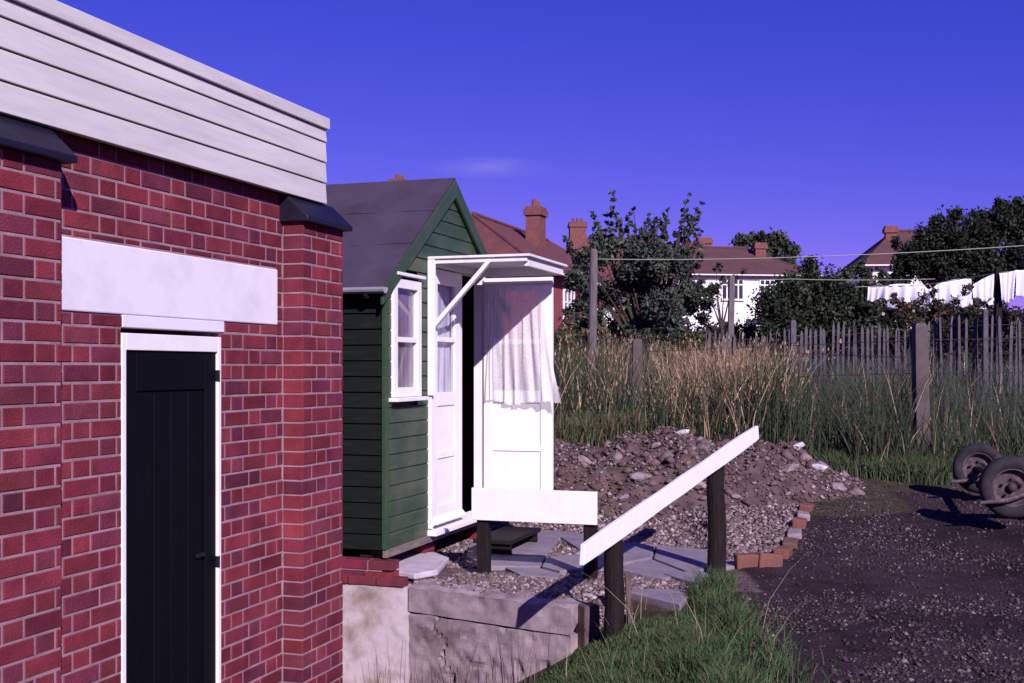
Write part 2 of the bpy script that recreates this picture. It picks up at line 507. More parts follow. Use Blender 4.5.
for (a, b) in PILS:
    pb = MB()
    brick_area(pb, a, b, 0, -2.34, .775, .115, phase=.112)
    pl = ob(pb, 'pilaster', M['brick'])
    pm = MB(); pm.box(a + .004, b - .004, .004, .3, -2.34, .775)
    pmo = ob(pm, 'mortar', M['mortar'], pl)
    cp = MB()   # sloped weathering on top of the pilaster
    a2, b2 = a - .03, b + .035
    prof = [(-.045, .77), (-.045, .795), (.085, .915), (.125, .915), (.125, .77)]
    vs_ = [(a2, y, z) for (y, z) in prof] + [(b2, y, z) for (y, z) in prof]
    n_ = len(prof)
    cp.add(vs_, [tuple(range(n_)), tuple(range(2 * n_ - 1, n_ - 1, -1))] + [(i, n_ + i, n_ + (i + 1) % n_, (i + 1) % n_) for i in range(n_)])
    ob(cp, 'pilaster_cap', M['slate'], bevel=.005)
# raked brick shoulder behind each cap is hidden; the body behind
bd = MB()
bd.box(-5.2, -.004, .34, 4.2, -2.34, 1.25)
ob(bd, 'rear_wall', M['housebrick'])
rf = MB(); rf.box(-5.25, -.09, .10, 4.25, 1.27, 1.385)
ob(rf, 'roof', M['felt'])
# fascia: four boards and a cap board
FY = PD - .055
zz = .913
for i, hgt in enumerate((.117, .115, .113, .073)):
    b = MB()
    b.add([(s, y, z) for s in (-5.2, -.085) for (y, z) in ((FY - .012, zz), (FY - .004, zz + hgt - .006), (FY + .022, zz + hgt - .006), (FY + .022, zz))],
          [(0, 1, 2, 3), (7, 6, 5, 4), (0, 4, 5, 1), (1, 5, 6, 2), (2, 6, 7, 3), (3, 7, 4, 0)])
    ob(b, 'fascia_board', M['white_boards'], bevel=.003)
    zz += hgt
b = MB(); b.box(-5.22, -.068, FY - .022, FY + .05, zz - .002, 1.392); ob(b, 'fascia_board', M['white_boards'], bevel=.004)
b = MB(); b.box(-5.2, -.10, FY + .024, FY + .045, .92, 1.32); ob(b, 'fascia_backing', M['iron'])
# lintel with the deeper lip above the door
ln = MB()
ln.box(-2.332, -.523, PD - .006, PD + .15, .225, .515)
lo_ = ob(ln, 'lintel', M['lintel'], bevel=.006)
ln = MB(); ln.box(-1.813, -1.032, PD - .004, PD + .14, .172, .2245); ob(ln, 'lip', M['lintel'], lo_, bevel=.003)
# door frame
fr = MB()
fr.box(-1.815, -1.787, PD - .004, PD + .10, -2.34, .148)
fr.box(-1.086, -1.058, PD - .004, PD + .10, -2.34, .148)
fr.box(-1.787, -1.086, PD - .004, PD + .10, .076, .148)
ob(fr, 'door_frame', M['white'], bevel=.003)
dr = MB()
dr.box(-1.787, -1.086, PD + .026, PD + .06, -2.10, .076)
dr.box(-1.787, -1.700, PD + .008, PD + .026, -2.10, .076)
dr.box(-1.173, -1.086, PD + .008, PD + .026, -2.10, .076)
dr.box(-1.70, -1.173, PD + .008, PD + .026, -.10, .076)
for k in range(4):
    dr.box(-1.695 + k * .13, -1.575 + k * .13, PD + .017, PD + .026, -2.05, -.105)
do = ob(dr, 'door', M['dark_door'], bevel=.004)
for z in (-.03, -.92):
    hg = MB(); hg.box(-1.0885, -1.076, PD - .009, PD + .03, z - .035, z + .02); ob(hg, 'hinge', M['iron'], do, bevel=.002)
lt = MB(); lt.box(-1.255, -1.19, PD + .000, PD + .009, -.885, -.865); ob(lt, 'latch', M['iron'], do)

# ------------------------------------------------------------------ green garden shed
S0 = Vector((-.951, 8.7, -1.364))
shed = empty('garden_shed', S0, ANG)
tag(shed, 'green weatherboarded garden shed with felt gable roof and white half open double doors', 'shed')
OZS = 1.364
def os_(mb, name, m, parent=shed, **k):
    mb.v = [(x, y, z + OZS) for (x, y, z) in mb.v]
    return mb.build(name, m, parent, **k)
WD, DP = 2.66, 3.4
APZ, EAZ = 1.535, .615
def roof_z(s): return EAZ + (APZ - EAZ) * (1 - abs(s - WD / 2) / (WD / 2))
def clad_rows(mb, z0, z1, segs_fn, place, bh=.1165):
    z = z0
    while z < z1 - .01:
        zt = min(z + bh, z1)
        for (a0, a1, b0, b1) in segs_fn(z, zt):        # bottom a0..a1, top b0..b1
            place(mb, a0, a1, b0, b1, z, zt)
        z += bh
def place_front(mb, a0, a1, b0, b1, z, zt):
    t = zt - .017 if zt - z > .05 else z + (zt - z) * .8
    k = (t - z) / (zt - z)
    m0, m1 = a0 + (b0 - a0) * k, a1 + (b1 - a1) * k
    mb.add([(a0, -.022, z), (a1, -.022, z), (m1, -.022, t), (m0, -.022, t), (b1, -.006, zt), (b0, -.006, zt), (a0, -.002, z), (a1, -.002, z), (b1, 0, zt), (b0, 0, zt)],
           [(0, 1, 2, 3), (3, 2, 4, 5), (6, 7, 1, 0), (5, 4, 8, 9)])
def segs_front(z, zt):
    lo, hi = 0.0, WD
    def lim(zv):
        if zv <= EAZ: return lo, hi
        k = (zv - EAZ) / (APZ - EAZ) * WD / 2
        return lo + k, hi - k
    (a0, a1), (b0, b1) = lim(z), lim(zt)
    if b1 <= b0: b0 = b1 = WD / 2
    out = [(a0, a1, b0, b1)]
    cuts = []
    if z < .86 - .05: cuts.append((.815, 2.10))
    if zt > -.22 and z < .70: cuts.append((.115, .60))
    for (c0, c1) in cuts:
        n2 = []
        for (p0, p1, q0, q1) in out:
            if c0 <= max(p0, q0) and c1 >= min(p1, q1): continue
            if p1 <= c0 or p0 >= c1: n2.append((p0, p1, q0, q1)); continue
            if p0 < c0: n2.append((p0, c0, min(q0, c0), c0))
            if p1 > c1: n2.append((c1, p1, c1, max(q1, c1)))
        out = n2
    return out
fw = MB()
clad_rows(fw, -1.34, APZ - .02, segs_front, place_front)
front = os_(fw, 'front_wall', M['green'])
bk = MB()      # inner skin of the front wall, with the same openings
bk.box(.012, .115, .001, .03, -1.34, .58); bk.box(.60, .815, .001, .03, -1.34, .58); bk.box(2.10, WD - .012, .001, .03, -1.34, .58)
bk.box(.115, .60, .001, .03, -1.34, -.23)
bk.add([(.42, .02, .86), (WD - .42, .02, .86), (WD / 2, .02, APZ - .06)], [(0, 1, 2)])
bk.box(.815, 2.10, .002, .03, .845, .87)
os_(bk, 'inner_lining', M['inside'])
cb = MB(); cb.box(-.022, .030, -.034, .0, -1.34, .58); os_(cb, 'corner_board', M['green_trim'], bevel=.003)
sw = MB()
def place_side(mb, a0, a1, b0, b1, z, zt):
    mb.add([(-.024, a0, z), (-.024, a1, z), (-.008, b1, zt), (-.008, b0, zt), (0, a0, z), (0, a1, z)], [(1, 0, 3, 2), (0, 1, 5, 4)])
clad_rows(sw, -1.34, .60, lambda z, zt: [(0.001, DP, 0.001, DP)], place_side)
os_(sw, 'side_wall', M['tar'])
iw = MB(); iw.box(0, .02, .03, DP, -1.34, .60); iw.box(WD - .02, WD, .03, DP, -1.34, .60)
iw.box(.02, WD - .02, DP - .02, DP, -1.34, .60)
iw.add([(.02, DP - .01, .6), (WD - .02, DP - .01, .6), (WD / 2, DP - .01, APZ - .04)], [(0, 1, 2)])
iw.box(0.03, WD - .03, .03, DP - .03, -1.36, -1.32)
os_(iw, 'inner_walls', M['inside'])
# roof: two felted pitches with lap lines
rf = MB()
YO0, YO1 = -.052, DP + .1
nrm = math.hypot(WD / 2, APZ - EAZ)
for sgn in (-1, 1):
    steps = [(0.0, .33), (.33, .66), (.66, 1.085)]
    for i, (t0, t1) in enumerate(steps):
        lift = .060 - .006 * i
        def pt(t, up):
            s = WD / 2 + sgn * t * WD / 2; z = APZ - t * (APZ - EAZ)
            return (s + sgn * (APZ - EAZ) / nrm * up, z + WD / 2 / nrm * up)
        s0, z0 = pt(t0, lift); s1, z1 = pt(t1 + .012, lift - .001); s2, z2 = pt(t1 + .012, lift - .022); s3, z3 = pt(t0, lift - .022)
        if i == 0: s0 = WD / 2; z0 = APZ + lift * 1.16; s3 = WD / 2
        NN = 60
        ring = []
        for k in range(NN + 1):
            y = YO0 + (YO1 - YO0) * k / NN
            wv = [.012 * noise.noise(Vector((y * 4, t * 5 + sgn, i))) + .005 * noise.noise(Vector((y * 13, t * 5, i))) for t in (t0, t1)]
            ring += [(s0, y, z0), (s1, y, z1 + wv[1]), (s2, y, z2 + wv[1]), (s3, y, z3)]
        fs_ = []
        for k in range(NN):
            o_ = k * 4
            for a_, b_ in ((0, 1), (1, 2), (2, 3), (3, 0)):
                fs_.append((o_ + a_, o_ + b_, o_ + 4 + b_, o_ + 4 + a_))
        fs_ += [(0, 3, 2, 1), tuple(NN * 4 + v for v in (0, 1, 2, 3))]
        rf.add(ring, fs_)
roof = os_(rf, 'roof', M['felt'])
# bargeboards
for sgn in (-1, 1):
    bg_ = MB()
    tl = 1.10
    top = (WD / 2, APZ + .045); bot = (WD / 2 + sgn * tl * WD / 2, APZ + .045 - tl * (APZ - EAZ))
    dx, dz = bot[0] - top[0], bot[1] - top[1]; ln_ = math.hypot(dx, dz)
    w_ = .115
    vs_ = []
    for y in (YO0 - .012, YO0 + .012):
        vs_ += [(top[0], y, top[1]), (bot[0], y, bot[1]), (bot[0], y, bot[1] - w_ * .95), (top[0], y, top[1] - w_ * 1.24)]
    f = [(0, 1, 2, 3), (7, 6, 5, 4), (0, 4, 5, 1), (1, 5, 6, 2), (2, 6, 7, 3), (3, 7, 4, 0)]
    bg_.add(vs_, f)
    os_(bg_, 'bargeboard', M['green_trim'], bevel=.003)
# soffit / purlin under verge
sf = MB()
for sgn in (-1, 1):
    vs_ = []
    for y in (YO0 + .012, -.001):
        for t in (0, 1.05):
            vs_.append((WD / 2 + sgn * t * WD / 2, y, APZ + .004 - t * (APZ - EAZ)))
    sf.add(vs_, [(0, 1, 3, 2)])
os_(sf, 'soffit', M['green_trim'])
# gutter on the shaded side with its bracket
gt = MB()
N8 = 8
gs, gz = -.155, .585
ring = []
for y in (-.09, DP + .05):
    for k in range(N8 + 1):
        th = math.pi + math.pi * k / N8
        ring.append((gs + .045 * math.cos(th), y, gz + .045 * math.sin(th)))
gt.add(ring, [(k, k + 1, N8 + 2 + k, N8 + 1 + k) for k in range(N8)] + [tuple(range(N8, -1, -1))])
gut = os_(gt, 'gutter', M['gutter'])
for y in (.05, .9, 1.8):
    br = MB(); br.box(gs - .012, gs + .012, y, y + .03, gz - .06, gz - .046); br.box(gs + .0, gs + .14, y, y + .03, gz - .075, gz - .06); os_(br, 'bracket', M['iron'], gut)
# base bearer and plinth board
bb = MB(); bb.box(-.01, 2.0, -.038, .0, -1.40, -1.342); os_(bb, 'base_board', M['bare_wood'], bevel=.004)
for y in (.12, 1.6, 3.2):
    bb = MB(); bb.box(.05, WD - .05, y, y + .09, -1.44, -1.362); os_(bb, 'floor_bearer', M['creosote'])
# window
wf = MB()
def frame_rect(mb, s0, s1, z0, z1, w, y0, y1, ww=None):
    ww = ww or w
    mb.box(s0, s0 + w, y0, y1, z0, z1); mb.box(s1 - w, s1, y0, y1, z0, z1)
    mb.box(s0 + w, s1 - w, y0, y1, z1 - ww, z1); mb.box(s0 + w, s1 - w, y0, y1, z0, z0 + ww)
frame_rect(wf, .10, .63, -.22, .675, .072, -.045, .03)
wf.box(.172, .558, -.036, .02, .195, .235)
win = os_(wf, 'window', M['white'], bevel=.004)
g = MB(); g.box(.157, .553, -.012, -.008, -.148, .195); g.box(.157, .553, -.012, -.008, .235, .613); os_(g, 'pane', M['glass'], win)
g = MB(); g.box(.115, .65, -.075, .0, .695, .720); os_(g, 'hood', M['white'], win, bevel=.004)
g = MB(); g.box(.055, .655, -.095, .0, -.252, -.223); os_(g, 'sill', M['white'], win, bevel=.004)
# door frame
df = MB()
df.box(.815, .853, -.05, .05, -1.29, .86); df.box(2.065, 2.10, -.05, .05, -1.29, .86); df.box(.853, 2.065, -.05, .05, .815, .86)
os_(df, 'door_frame', M['white'], bevel=.003)
sl = MB(); sl.add([(s, y, z) for s in (.80, 2.11) for (y, z) in ((-.10, -1.315), (-.10, -1.345), (.06, -1.345), (.06, -1.285))],
                  [(0, 1, 2, 3), (7, 6, 5, 4), (0, 4, 5, 1), (1, 5, 6, 2), (2, 6, 7, 3), (3, 7, 4, 0)])
os_(sl, 'door_sill', M['white'])
def leaf(mb, w, g0, g1):
    """door leaf in its own frame: x 0..w, y 0..0.04, z heights"""
    zt, zb = .805, -1.28
    T = .04
    gz = [(-.20, .215), (.255, .685)]
    mb.box(0, g0, 0, T, zb, zt); mb.box(g1, w, 0, T, zb, zt)
    mb.box(g0, g1, 0, T, gz[1][1], zt); mb.box(g0, g1, 0, T, gz[0][1], gz[1][0]); mb.box(g0, g1, 0, T, -.31, gz[0][0])
    mb.box(g0, g1, .012, T - .012, -.69, -.31); mb.box(g0, g1, 0, T, -.74, -.69)
    mb.box(g0, g1, .012, T - .012, -1.12, -.74); mb.box(g0, g1, 0, T, zb, -1.12)
    return gz
lf = MB(); gzs = leaf(lf, .665, .105, .50)
lf.v = [(x + .856, y - .045, z) for x, y, z in lf.v]
d1 = os_(lf, 'door', M['white'], bevel=.003)
g = MB()
for (a_, b_) in gzs: g.box(.856 + .105, .856 + .50, -.027, -.023, a_, b_)
os_(g, 'pane', M['glass'], d1)
g = MB(); g.add([(s, y, z) for s in (.87, 1.515) for (y, z) in ((-.085, -1.262), (-.085, -1.25), (-.045, -1.205), (-.045, -1.262))],
                [(0, 1, 2, 3), (7, 6, 5, 4), (0, 4, 5, 1), (1, 5, 6, 2), (2, 6, 7, 3), (3, 7, 4, 0)]); os_(g, 'weatherboard', M['white'], d1)
g = MB(); g.box(1.505, 1.527, -.03, -.0, -.46, -.30); g.box(1.527, 1.55, -.03, -.01, -.40, -.34); os_(g, 'lock', M['brass'], d1, bevel=.002)
# open leaf, swung out square to the shed
lf = MB(); leaf(lf, .645, .085, .535)
HS = 2.035
def swing(vs_):      # leaf x runs outwards (-y), leaf y runs to +s
    return [(HS + y - .0, -.055 - x, z) for x, y, z in vs_]
lf.v = swing(lf.v)
d2 = os_(lf, 'door', M['white'], bevel=.003)
d2['label'] = 'open white door leaf standing square to the shed front'
g = MB()
for (a_, b_) in gzs: g.box(.085, .535, .018, .022, a_, b_)
g.v = swing(g.v)
os_(g, 'pane', M['glass'], d2)
# canopy over the door
CS0, CS1, CP = .812, 1.84, .855
cn = MB(); cn.box(CS0 - .02, CS1 + .03, -CP - .03, -.026, .872, .892)
can = os_(cn, 'door_canopy', M['white_old'], bevel=.003)
cf = MB()
cf.box(CS0, CS0 + .035, -CP, -.03, .835, .871); cf.box(CS1 - .035, CS1, -CP, -.03, .80, .871)
cf.box(CS0 + .035, CS1 - .035, -CP, -CP + .035, .80, .871)
cf.box(CS0 + .035, CS1 - .035, -.062, -.03, .82, .871)
os_(cf, 'canopy_frame', M['white_old'], can, bevel=.003)
for s in (CS0 + .0175,):
    br = MB(); br.beam((s, -.035, .30), (s, -.545, .85), .032, .05, up=(1, 0, 0)); os_(br, 'brace', M['white'], can, bevel=.002)
for s in (CS0 - .018,):
    wp = MB(); wp.box(s, s + .030, -.085, -.025, -.22, .869); os_(wp, 'wall_batten', M['white'], can, bevel=.002)

# ---- lace curtains
def curtain(name, s_fix, x0, x1, z0, z1, folds, amp, flare, label, plane, seed, m=M['lace'], parent=None):
    nx_, nz_ = 90, 60
    vs_ = []
    for j in range(nz_ + 1):
        v = j / nz_
        for i in range(nx_ + 1):
            u = i / nx_
            x = x0 + (x1 - x0) * (u + .018 * math.sin(u * 23 + v * 3 + seed) + .012 * math.sin(u * 51 + v * 5)) + flare * u ** 3 * v ** 1.4
            z = z1 + (z0 - z1) * v + .02 * math.sin(u * 9 + seed) * v + (.012 * abs(math.sin(u * 40)) if j == nz_ else 0)
            d = amp * (.35 + .65 * v) * (math.sin(u * folds * 6.28 + 1.7 * math.sin(v * 2.1 + seed) + seed) + .6 * math.sin(u * folds * 11 + v * 4 + 3 * math.sin(u * 4 + v * 2)))
            d += flare * .5 * u ** 2 * v
            vs_.append(plane(x, d, z))
    fs_ = [(j * (nx_ + 1) + i, j * (nx_ + 1) + i + 1, (j + 1) * (nx_ + 1) + i + 1, (j + 1) * (nx_ + 1) + i) for j in range(nz_) for i in range(nx_)]
    mb = MB(); mb.add(vs_, fs_)
    o = mb.build(name, m, None, smooth=True)
    o.location = S0 + Vector((0, 0, OZS - .0)) * 0 + Vector((0, 0, 0))
    o.rotation_euler = (0, 0, ANG)
    tag(o, label, 'curtain')
    return o
cd = curtain('lace_curtain', 0, .04, .56, -.315, .735, 6, .010, .21, 'white lace curtain hanging on the open door leaf and blowing past its edge', lambda x, d, z: (HS - .020 - abs(d) * 1.2, -.055 - x, z + OZS), .6)
rod = MB(); rod.tube([(HS - .012, -.10, .742 + OZS), (HS - .012, -.69, .742 + OZS)], .005); rd = rod.build('curtain_rod', M['brass'], cd)
curtain('lace_curtain', 0, .90, 1.40, -.30, .72, 7, .008, 0, 'white lace curtain behind the glass of the closed door leaf', lambda x, d, z: (x, .008 + d, z + OZS), 1.9, m=M['lace_thick'])
curtain('lace_curtain', 0, .15, .60, -.19, .66, 5, .010, 0, 'mauve grey net curtain behind the small side window', lambda x, d, z: (x, .006 + d * .6, z + OZS), 3.1, m=mat('grey net', (.34, .25, .30), .9, var=.3, vscale=12))

# ------------------------------------------------------------------ plinth, retaining wall, paving
def loc(s, p, z):           # shed-frame point to world
    q_ = S0 + A * s + N * p
    return Vector((q_.x, q_.y, z))
pw = empty('brick_plinth', loc(0, 0, -1.56), ANG)
tag(pw, 'low two course brick plinth under the near corner of the shed', 'brick plinth')
for row in range(2):
    z0 = .0 + row * .078
    mb = MB()
    for k in range(12):
        y = -.02 + k * .235 - (.11 if row else 0) - (.10 if row == 0 else 0)
        cxx = random.choice(BR); mb.box(-.055 - (.05 if row == 0 else 0), .07, max(y, -.10), y + .222, z0, z0 + .066, tuple(v * random.uniform(.7, 1.1) for v in cxx))
    mb.build('brick_course', M['brick'], pw, bevel=.004)
mb = MB(); mb.box(-.045, .065, -.01, 2.8, -.02, .14); mb.build('mortar', M['mortar'], pw)
# piers under the shed front
for k, s in enumerate((1.02, 2.3)):
    pr = MB()
    o_ = loc(s, -.16, -1.58)
    for r_ in range(2): pr.box(-.11, .11, -.11, .11, r_ * .072, r_ * .072 + .066, random.choice(BR))
    po = pr.build('brick_pier', M['brick'], None, bevel=.004); po.location = o_; po.rotation_euler = (0, 0, ANG)
    tag(po, ['short brick pier under the shed below the closed door leaf', 'short brick pier under the far part of the shed front'][k], 'brick pier', 'brick piers under the shed')

def rough_wall(name, p0, p1, z0, z1, thick, m, amp, seed, parent, topamp=.012, res=.022, groove=None):
    p0 = Vector(p0); p1 = Vector(p1); d = (p1 - p0); ln = d.length; d.normalize()
    nrm_ = Vector((-d.y, d.x)) * -1
    if nrm_.y > 0: nrm_ = -nrm_
    nu = int(ln / res); nv = max(2, int((z1 - z0) / res))
    vs_ = []
    prof = [(0, v) for v in range(nv + 1)] + [(k, nv) for k in range(1, 5)]
    for i in range(nu + 1):
        for (dk, v) in prof:
            q_ = p0 + d * (ln * i / nu) - nrm_ * (thick * dk / 4)
            z = z0 + (z1 - z0) * v / nv
            e = amp * (noise.noise(Vector((q_.x * 4, z * 4, seed))) + .7 * noise.noise(Vector((q_.x * 9, z * 9, seed + 1))) + .5 * noise.noise(Vector((q_.x * 16, z * 16, seed)))) if dk == 0 else 0
            if v == nv: z += topamp * noise.noise(Vector((q_.x * 6, q_.y * 6 + dk, seed + 3))) - (.012 if dk == 0 else 0)
            if groove and dk == 0: e -= groove(ln * i / nu, z)
            q_ = q_ + nrm_ * e
            vs_.append((q_.x, q_.y, z))
    m_ = len(prof)
    fs_ = [(i * m_ + k, (i + 1) * m_ + k, (i + 1) * m_ + k + 1, i * m_ + k + 1) for i in range(nu) for k in range(m_ - 1)]
    fs_ += [tuple(range(m_ - 1, -1, -1)) , tuple(nu * m_ + k for k in range(m_))]
    mb = MB(); mb.add(vs_, fs_)
    return mb.build(name, m, parent)
rw = empty('retaining_wall', (-.2, 8.1, -2.35))
tag(rw, 'low cracked concrete retaining wall below the shed, pale render at its left end', 'retaining wall')
def rwp(*a_, **k_):
    o = rough_wall(*a_, **k_)
    o.location = -rw.location
    return o
C0, C1, C2 = (-1.75, 8.86), (-.739, 8.50), (.385, 7.72)
def crack(u, z):
    c = .26 + .10 * noise.noise(Vector((z * 9, 1, 0))) + max(0, (-1.80 - z)) * .25 + .03 * noise.noise(Vector((z * 40, 1, 0)))
    d_ = abs(u - c); w_ = .010 + .014 * (noise.noise(Vector((z * 14, 5, 0))) + .3)
    chip = .015 * max(0, noise.noise(Vector((u * 9, z * 9, 9))) - .30) * 4
    return .030 * max(0, 1 - d_ / max(.008, w_)) + min(.03, chip)
rwp('rendered_section', (-2.0, 8.92), (-.735, 8.505), -2.45, -1.585, .16, M['render'], .008, 1, rw)
rwp('upper_concrete_course', (-.745, 8.495), C2, -1.752, -1.56, .22, M['concrete'], .008, 2, rw, topamp=.02)
rwp('lower_concrete_course', (-.740, 8.500), (.384, 7.724), -2.45, -1.757, .20, M['concrete'], .012, 3, rw, groove=crack)
mb = MB(); 
for k in range(7):
    c = random.choice(BR)
    q0 = Vector((-.76, 8.515, 0)) - N.normalized() * (.225 * (k + 1)); q1 = q0 + N * .214
    mb.beam((q0.x, q0.y + .05, -1.553), (q1.x, q1.y + .05, -1.553), .10, .062, col=tuple(v * .9 for v in c))
o = mb.build('brick_coping', M['brick'], rw, bevel=.004); o.location = -rw.location

def slab_at(name, corners, zt, th, m, label, cat, group=None, bev=.006, jitter=0):
    """flat slab through world corner points (x,y)"""
    cx_ = sum(c[0] for c in corners) / len(corners); cy_ = sum(c[1] for c in corners) / len(corners)
    n_ = len(corners)
    tz = [random.uniform(-jitter, jitter) for _ in corners]
    vs_ = [(c[0] - cx_, c[1] - cy_, tz[i]) for i, c in enumerate(corners)] + [(c[0] - cx_, c[1] - cy_, -th) for c in corners]
    area = sum(corners[i][0] * corners[(i + 1) % n_][1] - corners[(i + 1) % n_][0] * corners[i][1] for i in range(n_))
    if area < 0:
        vs_ = vs_[:n_][::-1] + vs_[n_:][::-1]
    fs_ = [tuple(range(n_)), tuple(range(2 * n_ - 1, n_ - 1, -1))] + [((i + 1) % n_, i, n_ + i, n_ + (i + 1) % n_) for i in range(n_)]
    mb = MB(); mb.add(vs_, fs_)
    o = mb.build(name, m, None, bevel=bev)
    o.location = (cx_, cy_, zt)
    tag(o, label, cat, group)
    return o
def gp(px, py, z):           # where the sight line through px,py meets height z
    D = -z * FPX / (py - 368)
    return ((px - 512) / FPX * D, D)
PZ = -1.545
pav = [([(487, 536), (520, 530), (560, 536), (545, 556), (500, 553)], 'pale lilac crazy paving slab nearest the shed step'),
       ([(522, 529), (575, 532), (600, 540), (585, 552), (561, 537)], 'broad crazy paving slab with a slanting edge beyond the guard rail post'),
       ([(470, 541), (486, 537), (499, 554), (545, 557), (540, 566), (490, 566), (466, 556)], 'long grey paving slab beside the left guard rail post'),
       ([(547, 557), (586, 553), (602, 541), (655, 545), (652, 557), (610, 566), (560, 571), (542, 566)], 'wide mauve paving slab between the two railings'),
       ([(657, 545), (706, 549), (712, 566), (690, 572), (654, 558)], 'grey paving slab beside the far handrail post'),
       ([(708, 549), (735, 551), (738, 566), (714, 567)], 'small paving slab just right of the far handrail post'),
       ([(505, 567), (541, 568), (560, 573), (557, 577), (520, 574)], 'thin strip of paving at the edge of the front gravel'),
       ([(612, 568), (652, 559), (688, 573), (664, 578), (640, 574)], 'paving slab at the head of the steps')]
for cs, lab in pav:
    slab_at('paving_slab', [gp(px, py, PZ) for px, py in cs], PZ + random.uniform(-.003, .003), .04, M['slab'], lab, 'paving slab', 'crazy paving slabs in front of the shed', jitter=.003)
slab_at('stone_slab', [gp(*c, -1.50) for c in ((388, 559), (398, 550), (436, 551), (449, 556), (438, 569), (415, 573), (389, 569))], -1.505, .045, M['slab_white'], 'white stone slab lying beside the near shed corner on the gravel', 'stone slab', bev=.01, jitter=.006)
# wooden step below the open door
st = empty('door_step', loc(1.70, .40, -1.56), ANG)
tag(st, 'low dark timber step on the paving under the shed door', 'step')
mb = MB(); mb.box(-.42, .42, -.17, .17, .10, .135); mb.build('tread', M['creosote'], st, bevel=.004)
for x in (-.36, .36):
    mb = MB(); mb.box(x - .025, x + .025, -.15, .15, 0, .10); mb.build('support', M['creosote'], st, bevel=.004)

# steps by the handrail
def step(corners, z, th, label, m=M['slab']):
    return slab_at('step_slab', [gp(px, py, z) for px, py in corners], z, th, m, label, 'step slab', 'concrete slabs forming the steps', bev=.008)
step([(664, 573), (700, 570), (722, 579), (695, 583)], -1.535, .06, 'upper step slab at the foot of the far handrail post')
step([(625, 591), (652, 585), (694, 591), (680, 604)], -1.575, .055, 'lower step slab beside the near handrail post, half in the grass')
def board(name, a_, b_, w, h, m, label, cat, up=(0, 0, 1)):
    a_ = Vector(a_); b_ = Vector(b_)
    mb = MB(); mb.beam((0, 0, 0), b_ - a_, w, h, up)
    o = mb.build(name, m, None, bevel=.005); o.location = a_
    tag(o, label, cat); return o
board('edging_board', P(629, 607, 8.12) , P(676, 620, 7.83), .03, .13, M['brown_timber'], 'brown riser board under the lower step slab', 'edging board')
board('edging_board', P(627, 572, 7.9), P(631, 632, 7.75), .035, .06, M['brown_timber'], 'thin upright timber stake just right of the near handrail post', 'stake', up=(0, 1, 0))
tp = MB(); tp.box(-.06, .06, -.06, .06, 0, .42)
o = tp.build('timber_pillar', M['brown_timber'], None, bevel=.01); o.location = (.50, 7.80, -1.98); o.rotation_euler = (0, 0, .5)
tag(o, 'squat brown timber pillar at the right end of the concrete retaining wall', 'pillar')

# ------------------------------------------------------------------ guard rail and handrail
def post(mb, x, y, z0, z1, r0, r1, sq=False, lean=(0, 0)):
    if sq:
        mb.box(x - r0, x + r0, y - r0, y + r0, z0, z1)
    else:
        n_ = 6
        pts = [(x + lean[0] * k / n_ + .006 * math.sin(k * 2.1 + x), y + lean[1] * k / n_, z0 + (z1 - z0) * k / n_) for k in range(n_ + 1)]
        mb.tube(pts, [r0 + (r1 - r0) * k / n_ for k in range(n_ + 1)], 14)
G0 = Vector((-.214, 9.01, -1.60))
gr = empty('guard_rail', G0, ANG - math.pi / 2)        # local x runs outwards from the shed
tag(gr, 'short level guard rail of one white board on two dark posts by the shed', 'guard rail')
mb = MB(); mb.box(-.075, .905, -.075, -.045, .447, .691); mb.build('rail_board', M['white'], gr, bevel=.004)
for x in (.0, .84):
    mb = MB(); mb.box(x - .045, x + .045, -.044, .046, -.15, .64); mb.build('post', M['creosote'], gr, bevel=.008)
HK = 1.06
HP0 = Vector((.614, 7.1, -1.90)) * HK; HP1 = Vector((1.493, 8.55, -1.60)) * HK
hr = empty('handrail', (HP0 + HP1) / 2 * 1.0)
HC = hr.location.copy()
tag(hr, 'sloping white handrail board on two dark round posts beside the steps', 'handrail')
for (p, zt, r, ln_) in ((HP0, -1.04 * HK, .066, (0, 0)), (HP1, -.70 * HK, .070, (-.02, 0))):
    mb = MB(); post(mb, p.x - HC.x - ln_[0] * 0, p.y - HC.y, p.z - .2 - HC.z, zt - HC.z, r + .004, r - .004, lean=ln_); mb.build('post', M['creosote'], hr)
dv = Vector((.876, 1.45, .318))
ra = Vector((.614, 7.1, -.963)) - dv * .2587; rb = Vector((.614, 7.1, -.963)) + dv * 1.50
side = Vector((-1.45, .876, 0)).normalized()
off = -side * .075
off = Vector((.0, 0, 0)) + Vector((1.45, -.876, 0)).normalized() * 0
# board sits on the near (left) face of the posts, upright
sd = Vector((-1.45, .876, 0)).normalized() * .0
mb = MB(); 
cl = Vector((-1.45, .876, 0)).normalized() * .082
NSG = 8
ra_ = (Vector((.614 - .876 * .336, 7.1 - 1.45 * .336, -1.041)) - cl) * HK - HC; rb_ = (Vector((.614 + .876 * 1.358, 7.1 + 1.45 * 1.358, -.492)) - cl) * HK - HC
vs_ = []; fs_ = []
d_ = (rb_ - ra_).normalized(); r__ = d_.cross(Vector((0, 0, 1))).normalized(); u__ = r__.cross(d_).normalized()
for k in range(NSG + 1):
    c = ra_ + (rb_ - ra_) * k / NSG
    hh = .064 - (.004 if k in (3, 5) else 0)
    if k == NSG: hh = .055
    if k == 0: hh = .058
    for (i, j) in ((-1, -1), (1, -1), (1, 1), (-1, 1)):
        vs_.append(c + r__ * (.016 * i) + u__ * (hh * j) + (d_ * (.02 * j) if k == 0 else Vector((0, 0, 0))))
for k in range(NSG):
    o_ = k * 4
    for a_ in range(4): fs_.append((o_ + a_, o_ + (a_ + 1) % 4, o_ + 4 + (a_ + 1) % 4, o_ + 4 + a_))
